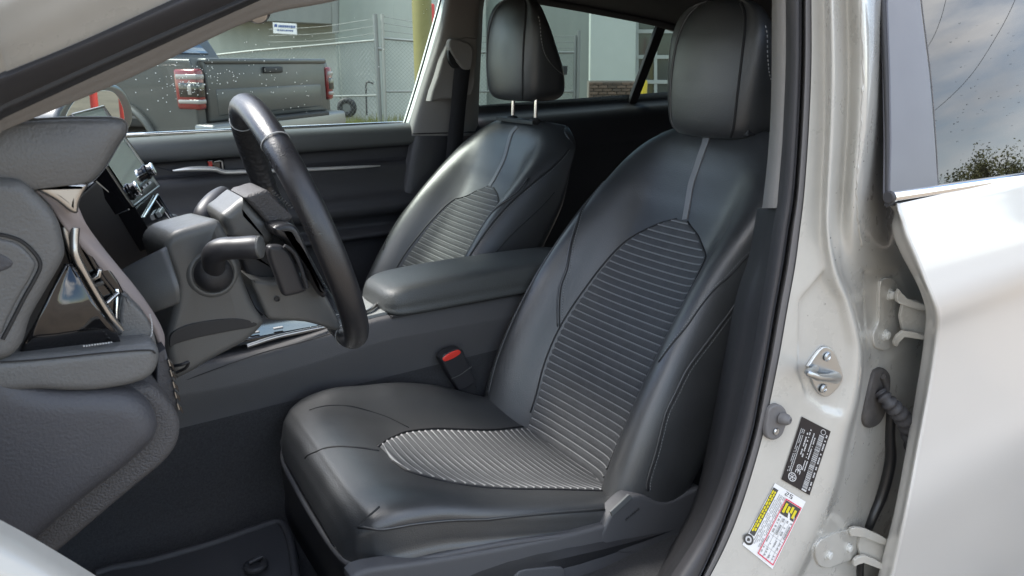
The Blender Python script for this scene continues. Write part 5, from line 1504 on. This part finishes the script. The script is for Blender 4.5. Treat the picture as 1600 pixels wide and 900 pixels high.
tube('rail', [fp(300, 156), fp(500, 151), fp(591, 149)], .016, FR, fence, seg=8, smooth=1)
for k, (a, b) in enumerate((((420, 46), (585, 29)), ((420, 56), (585, 41)), ((420, 66), (586, 52)))):
    m_ = ((a[0] + b[0]) / 2, (a[1] + b[1]) / 2 + 4)
    tube('barbed_wire', [fp(*a), fp(*m_), fp(*b)], .004, FM, fence, seg=5)
chain('mesh', (fp(300, 193), fp(592, 193), fp(586, 63), fp(300, 90)), fence)
gate = thing('chain_link_gate', 'chain link gate panel right of the two grey posts', 'gate', tuple(aw(630, 197, FD)))
tube('post', [fp(603, 218), fp(597, 22)], .033, FR, gate, seg=12, smooth=1)
tube('rail', [fp(598, 60), fp(720, 70)], .02, FM, gate, seg=8, smooth=1)
tube('rail', [fp(600, 143), fp(720, 143)], .018, FM, gate, seg=8, smooth=1)
for a, b in (((598, 26), (700, 44)), ((598, 36), (700, 52)), ((598, 48), (700, 60))):
    tube('barbed_wire', [fp(*a), fp(*b)], .006, FM, gate, seg=5, smooth=1)
chain('mesh', (fp(602, 193), fp(720, 193), fp(720, 70), fp(598, 60)), gate)
tube('hinge_clamp', [fp(585, 74), fp(600, 78)], .03, FM, gate, seg=8, smooth=1)
# second gate seen through the rear window
gate2 = thing('chain_link_gate', 'grey gate frame behind the rear passenger window', 'gate', tuple(aw(880, 180, FD)))
tube('post', [fp(901, 217), fp(904.5, 48)], .032, FM, gate2, seg=10, smooth=1)
tube('post', [fp(896, 217), fp(899, 55)], .026, FM, gate2, seg=10, smooth=1)
tube('rail', [fp(740, 82), fp(898, 82)], .02, FM, gate2, seg=8, smooth=1)
tube('rail', [fp(740, 143), fp(898, 143)], .018, FM, gate2, seg=8, smooth=1)
for y in (57, 66, 75):
    tube('barbed_wire', [fp(740, y), fp(899, y)], .006, FM, gate2, seg=5, smooth=1)
chain('mesh', (fp(740, 185), fp(898, 185), fp(898, 82), fp(740, 82)), gate2)
pad('lock_box', [fp(876, 103, 13.9), fp(887, 103, 13.9), fp(886, 117, 13.9), fp(876, 117, 13.9)], _d * .08, TPD, gate2, r=.005)

# ---- metal clad building behind the fence
bld = thing('metal_building', 'pale green grey metal clad building behind the fence', 'building', tuple(aw(480, 180, 18)))
def siding(name, col):
    m = mat(name, col, .55, var=.06, vscale=.8)
    n, l = m.node_tree.nodes, m.node_tree.links
    t = n.new('ShaderNodeTexCoord'); mpn = n.new('ShaderNodeMapping'); mpn.inputs['Rotation'].default_value = (0, 0, YAW)
    w = n.new('ShaderNodeTexWave'); w.wave_type = 'BANDS'; w.bands_direction = 'X'; w.inputs['Scale'].default_value = 1.1
    bp = n.new('ShaderNodeBump'); bp.inputs['Strength'].default_value = .25; bp.inputs['Distance'].default_value = .02
    l.new(t.outputs['Object'], mpn.inputs['Vector']); l.new(mpn.outputs['Vector'], w.inputs['Vector']); l.new(w.outputs['Fac'], bp.inputs['Height']); l.new(bp.outputs['Normal'], n['Principled BSDF'].inputs['Normal'])
    return m
S1, S2, S3 = siding('siding_green', (.31, .335, .305)), siding('siding_pale', (.41, .44, .41)), siding('siding_dark', (.17, .18, .17))  # darkest siding tone goes to canopy and downpipe
def wall(name, x0, x1, y0, D, m, parent, top=5.3, th=.25, zb=GZ):
    a, b = aw(x0, y0, D), aw(x1, y0, D)
    a[2] = b[2] = zb
    P = [a, b, b + np.array([0, 0, top]), a + np.array([0, 0, top])]
    return pad(name, P, _d * th, m, parent, r=.01)
wall('wall', -200, 527, 100, 18.0, S1, bld)
wall('wall', 527, 760, 100, 19.0, S2, bld)
wall('door_panel', 531, 588, 100, 18.85, siding('siding_door', (.40, .43, .41)), bld, 1.9, .1)
a, b = aw(300, 35, 17.0), aw(527, 42, 17.0)
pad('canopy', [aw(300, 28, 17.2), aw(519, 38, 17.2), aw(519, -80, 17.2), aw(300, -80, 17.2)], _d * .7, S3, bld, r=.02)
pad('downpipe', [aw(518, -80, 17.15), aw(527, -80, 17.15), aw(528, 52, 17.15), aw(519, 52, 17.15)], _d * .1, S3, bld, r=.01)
sign = thing('wall_sign', 'small white sign with two lines of blue lettering on the metal building', 'sign', tuple(aw(445, 44, 17.1)))
pad('board', [aw(426, 35, 17.1), aw(463, 37, 17.1), aw(464, 54, 17.1), aw(427, 52, 17.1)], _d * .03, M['label_white'], sign, r=.004)
blue = mat('sign_blue', (.04, .08, .25), .5)
rg = random.Random(5)
def smark(x0, y0, x1, y1):
    return ([aw(x0, y0, 17.095), aw(x1, y0 + .05 * (x1 - x0), 17.095), aw(x1, y1 + .05 * (x1 - x0), 17.095), aw(x0, y1, 17.095)], [(0, 1, 2, 3)])
ge = [smark(428.5, 37.5, 433, 42)]
x = 435
while x < 460:
    w = rg.uniform(1.0, 2.2); ge.append(smark(x, 38.5 + .05 * (x - 428), x + w, 42.3 + .05 * (x - 428))); x += w + .6
x = 433
while x < 458:
    w = rg.uniform(.8, 1.8); ge.append(smark(x, 45.5 + .05 * (x - 428), x + w, 48.0 + .05 * (x - 428))); x += w + .6
V, F = merge(ge); mk('lettering', V, F, blue, sign, smooth=False)

# ---- white building with brick base and a glazed garage door
wb = thing('white_building', 'white walled building with brick base behind the rear window', 'building', tuple(aw(960, 175, 15.5)))
WM = mat('white_wall', (.52, .56, .53), .7, var=.05, vscale=1.5)
D3 = 15.5
pad('wall', [aw(922, 126, D3), aw(993, 126, D3), aw(996, -120, D3), aw(924, -120, D3)], _d * .3, WM, wb, r=.01)
pad('wall', [aw(700, 200, D3 + 4), aw(925, 200, D3 + 4), aw(925, -160, D3 + 4), aw(700, -160, D3 + 4)], _d * .3, S1, wb, r=.01)
brickm = [mat('brick_%s' % n, c, .85, bump=.4, bscale=40, var=.2, vscale=12) for n, c in (('a', (.135, .095, .075)), ('b', (.10, .075, .062)), ('c', (.165, .115, .09)))]
mort = mat('mortar', (.22, .20, .18), .9)
bb = pad('brick_base', [aw(918, 203, D3 - .06), aw(991, 203, D3 - .06), aw(991, 127, D3 - .06), aw(920, 127, D3 - .06)], _d * .3, mort, wb, r=.005)
rot = Matrix(((_r[0], _d[0], 0), (_r[1], _d[1], 0), (0, 0, 1)))
a0 = aw(919, 178, D3 - .075); a1 = aw(990.5, 178, D3 - .075); zt = aw(950, 128, D3 - .075)[2]
BW = np.linalg.norm((a1 - a0)[:2]); nc = 5; bwid = BW / nc; rows_n = 10; bh = (zt - a0[2]) / rows_n
bms = []
for k in range(3):
    V, F = box_geo((0, 0, 0), (bwid - .014, .05, bh - .012), None, .004, 1)
    me = bpy.data.meshes.new('brick'); me.from_pydata([tuple(v) for v in V], [], F); me.materials.append(brickm[k]); bms.append(me)
    V, F = box_geo((0, 0, 0), (bwid / 2 - .014, .05, bh - .012), None, .004, 1)
    me = bpy.data.meshes.new('brick'); me.from_pydata([tuple(v) for v in V], [], F); me.materials.append(brickm[k]); bms.append(me)
rb = random.Random(2)
for r in range(rows_n):
    z = a0[2] + bh * (r + .5)
    cells = [(c + .5, 0) for c in range(nc)] if r % 2 == 0 else [(.25, 1)] + [(c + 1.0, 0) for c in range(nc - 1)] + [(nc - .25, 1)]
    for u, half in cells:
        o = link('brick', bms[2 * rb.randrange(3) + half], bb)
        p = a0 + (a1 - a0) * (u / nc)
        o.matrix_basis = Matrix.Translation(Vector((p[0], p[1], z))) @ rot.to_4x4()
# garage door: frame bars and dark panes
gd = thing('garage_door', 'glazed sectional garage door with grey panes beside the brick wall', 'garage door', tuple(aw(1030, 180, D3 + .3)))
gfm = mat('garage_frame', (.40, .42, .41), .5)
gp = mat('garage_pane', (.05, .06, .06), .08, coat=.5)
xs = [993, 1022, 1052, 1082, 1112]; ys = [178, 152, 131, 125, 92, 86, 52, 46, 10, 4, -40]
pad('door_leaf', [aw(993, 180, D3 + .34), aw(1120, 180, D3 + .34), aw(1120, -80, D3 + .34), aw(993, -80, D3 + .34)], _d * .05, gp, gd, r=.003)
for y in (180, 128, 89, 49, 7, -35):
    pad('door_rail', [aw(993, y + 3, D3 + .3), aw(1120, y + 3, D3 + .3), aw(1120, y - 3, D3 + .3), aw(993, y - 3, D3 + .3)], _d * .06, gfm, gd, r=.004)
for x in xs:
    pad('door_stile', [aw(x, 182, D3 + .31), aw(x + 5, 182, D3 + .31), aw(x + 5, -80, D3 + .31), aw(x, -80, D3 + .31)], _d * .05, gfm, gd, r=.004)
for i in range(4):
    for j, (y0, y1) in enumerate(((176, 132), (124, 93), (85, 53), (45, 11))):
        pad('pane', [aw(xs[i] + 6, y0, D3 + .335), aw(xs[i + 1] - 1, y0, D3 + .335), aw(xs[i + 1] - 1, y1, D3 + .335), aw(xs[i] + 6, y1, D3 + .335)], _d * .01, gp, gd, r=.002)
YEL = mat('yellow_paint', (.62, .45, .02), .5, var=.15, vscale=4)
REDP = mat('red_paint', (.55, .05, .04), .5)
def bollard(label, p, r, h, m):
    o = thing('bollard', label, 'bollard', tuple(p))
    lathe('post', [(r, 0), (r, h - r * .5), (r * .8, h - r * .15), (r * .3, h)], (p[0], p[1], GZ), (0, 0, 1), m, o, 20)
    lathe('footing', [(r * 1.6, 0), (r * 1.6, .05), (r * 1.3, .07), (r * .99, .07)], (p[0], p[1], GZ), (0, 0, 1), mort, o, 20)
    return o
p = aw(1002.5, 150, 14.5); bollard('yellow bollard in front of the brick base by the garage door', p, .10, aw(1002, 124, 14.5)[2] - GZ, YEL)
p = aw(662, 100, 12.0); bollard('tall olive yellow post at the rear edge of the passenger window', p, .15, 3.4, mat('olive_yellow', (.165, .148, .045), .6, var=.1, vscale=3))
p = aw(677, 100, 13.0); bollard('slim red post behind the olive yellow post', p, .05, 2.35, REDP)
# posts seen in the wing mirror
for (x, y), m, lab, r in (((8.2, 5.25), REDP, 'leaning red post reflected in the wing mirror', .045), ((9.6, 6.1), REDP, 'second red post reflected in the wing mirror', .045), ((8.9, 6.15), YEL, 'yellow bollard reflected in the wing mirror', .10)):
    bollard(lab, (x, y, GZ), r, 1.5 if m is YEL else 2.1, m)

# ---- things leaning behind the fence
ty_ = thing('old_tyre', 'old black tyre standing in the weeds behind the fence', 'tyre', tuple(aw(542, 176, 14.6)))
ct = aw(542, 168, 14.6)
V, F = tube_geo([ct + .13 * (math.cos(a) * _r + math.sin(a) * _z) for a in np.linspace(0, 2 * PI, 28, endpoint=False)], .06, 12, 1, closed=True, up=_d); mk('tread', V, F, TPD, ty_)
lathe('hub', [(.08, -.03), (.08, .03), (.03, .05)], ct, _d, FM, ty_, 16)
pipe = thing('bent_pipe', 'thin bent grey pipe sticking up behind the fence', 'pipe', tuple(aw(573, 176, 14.5)))
tube('tubing', [aw(573, 180, 14.5), aw(572, 145, 14.5), aw(572, 131, 14.5), aw(576, 128, 14.5), aw(584, 131, 14.5)], .016, TPD, pipe, seg=8)

# ---- weeds at the foot of the fence
gr = random.Random(9); V, F = [], []
for _ in range(5200):
    x = gr.uniform(480, 720); d = gr.uniform(11.5, 15.0)
    p = aw(x, 190, d); p[2] = GZ
    hgt = gr.uniform(.12, .42) * (1.25 if d > 13.2 else .8); w = gr.uniform(.006, .014)
    ln = np.array([gr.uniform(-.10, .10), gr.uniform(-.10, .10), 0])
    n = len(V); s = _r * w
    V += [p - s, p + s, p + ln * .5 + s * .7 + _z * hgt * .6, p + ln * .5 - s * .7 + _z * hgt * .6, p + ln + _z * hgt]
    F += [(n, n + 1, n + 2, n + 3), (n + 3, n + 2, n + 4)]
gm_ = mat('weeds', (.20, .21, .055), .8, var=.45, vscale=1.1)
wd_ = mk('grass', V, F, gm_, None, smooth=False)
tag(wd_, 'dry yellow green weeds along the fence', 'grass', None, 'stuff')

# ---- trees across the yard behind the camera: they show only as reflections in the near rear window
n_ = PLN[1]
def refl(px, py, dist):
    p = pw(px, py); d = p - CAM; d /= np.linalg.norm(d); r = d - 2 * (d @ n_) * n_
    return p, r / np.linalg.norm(r)
bark = mat('bark', (.055, .045, .035), .9)
leafm = mat('spring_leaf', (.12, .125, .05), .7, var=.35, vscale=.6)
def tree(label, base, hgt, seed, spread=.5):
    rg = random.Random(seed)
    t = thing('tree', label, 'tree', tuple(base), 'trees behind the camera')
    geo, tips = [], []
    def branch(p, d, L, r, lev):
        n = 4; P = [p]; dd = d.copy()
        for i in range(n):
            dd = dd + np.array([rg.gauss(0, .16), rg.gauss(0, .16), rg.gauss(.03, .08)]); dd /= np.linalg.norm(dd)
            P.append(P[-1] + dd * L / n)
        geo.append(tube_geo(P, np.linspace(r, r * .55, n + 1), 5, 1))
        if lev == 0: 
            tips.append(P[-1]); tips.append(P[-2]); return
        for k in range(4 if lev > 1 else 5):
            q = P[rg.choice((2, 3, 4, 4))]; a = rg.uniform(0, 2 * PI); tilt = rg.uniform(.4, 1.0) * (spread + .5)
            e = np.array([math.cos(a) * math.sin(tilt), math.sin(a) * math.sin(tilt), math.cos(tilt)])
            e = e * .75 + dd * .5; e /= np.linalg.norm(e)
            branch(q, e, L * rg.uniform(.55, .75), r * .5, lev - 1)
    branch(np.array(base, float), np.array([rg.gauss(0, .05), rg.gauss(0, .05), 1.0]), hgt * .38, hgt * .022, 3)
    V, F = merge(geo); mk('trunk', V, F, bark, t)
    V, F = [], []
    for q in tips:
        for _ in range(26):
            c = q + np.array([rg.gauss(0, .22), rg.gauss(0, .22), rg.gauss(0, .2)]) * hgt / 6
            a = np.array([rg.gauss(0, 1) for _ in range(3)]); a /= np.linalg.norm(a); b = np.cross(a, [rg.gauss(0, 1) for _ in range(3)]); b /= np.linalg.norm(b) + 1e-9
            s = rg.uniform(.03, .07) * hgt / 6; n = len(V)
            V += [c - a * s, c + b * s * .6, c + a * s, c - b * s * .6]; F.append((n, n + 1, n + 2, n + 3))
    mk('crown', V, F, leafm, t, smooth=False)
for i, (px, top, dist, lab) in enumerate(((1484, 240, 24, 'thin half bare tree at the left of the window reflection'), (1545, 222, 22, 'bushy tree in the middle of the window reflection'), (1612, 232, 24, 'leafy tree at the right of the window reflection'), (1680, 225, 23, 'tall tree beyond the right end of the window reflection'))):
    p0, r0 = refl(px, 286, dist); p1, r1 = refl(px, top, dist)
    b = p0 + r0 * (dist / np.linalg.norm(r0[:2])); hgt = (p1 + r1 * (dist / np.linalg.norm(r1[:2])))[2]
    print('tree', px, b, 'height', hgt)
    tree(lab, (b[0], b[1], GZ), max(4.0, hgt - GZ), 20 + i)

# ---- overhead wires across the yard, mirrored in the same glass
WM_ = mat('wire_black', (.02, .02, .02), .6)
for i, (line, lab) in enumerate(((((1492, -60), (1478, 0), (1468, 35), (1454, 66), (1430, 100)), 'thin overhead wire nearest the window frame in the reflection'), (((1620, -90), (1586, 0), (1555, 60), (1515, 120), (1466, 168), (1420, 200)), 'thin overhead wire crossing the middle of the window reflection'))):
    P = []
    for px, py in line:
        p0, r0 = refl(px, py, 20); P.append(p0 + r0 * 26)
    w_ = thing('power_line', lab, 'power line', tuple(P[0]))
    V, F = tube_geo(P, .008, 6, 6); mk('cable', V, F, WM_, w_)
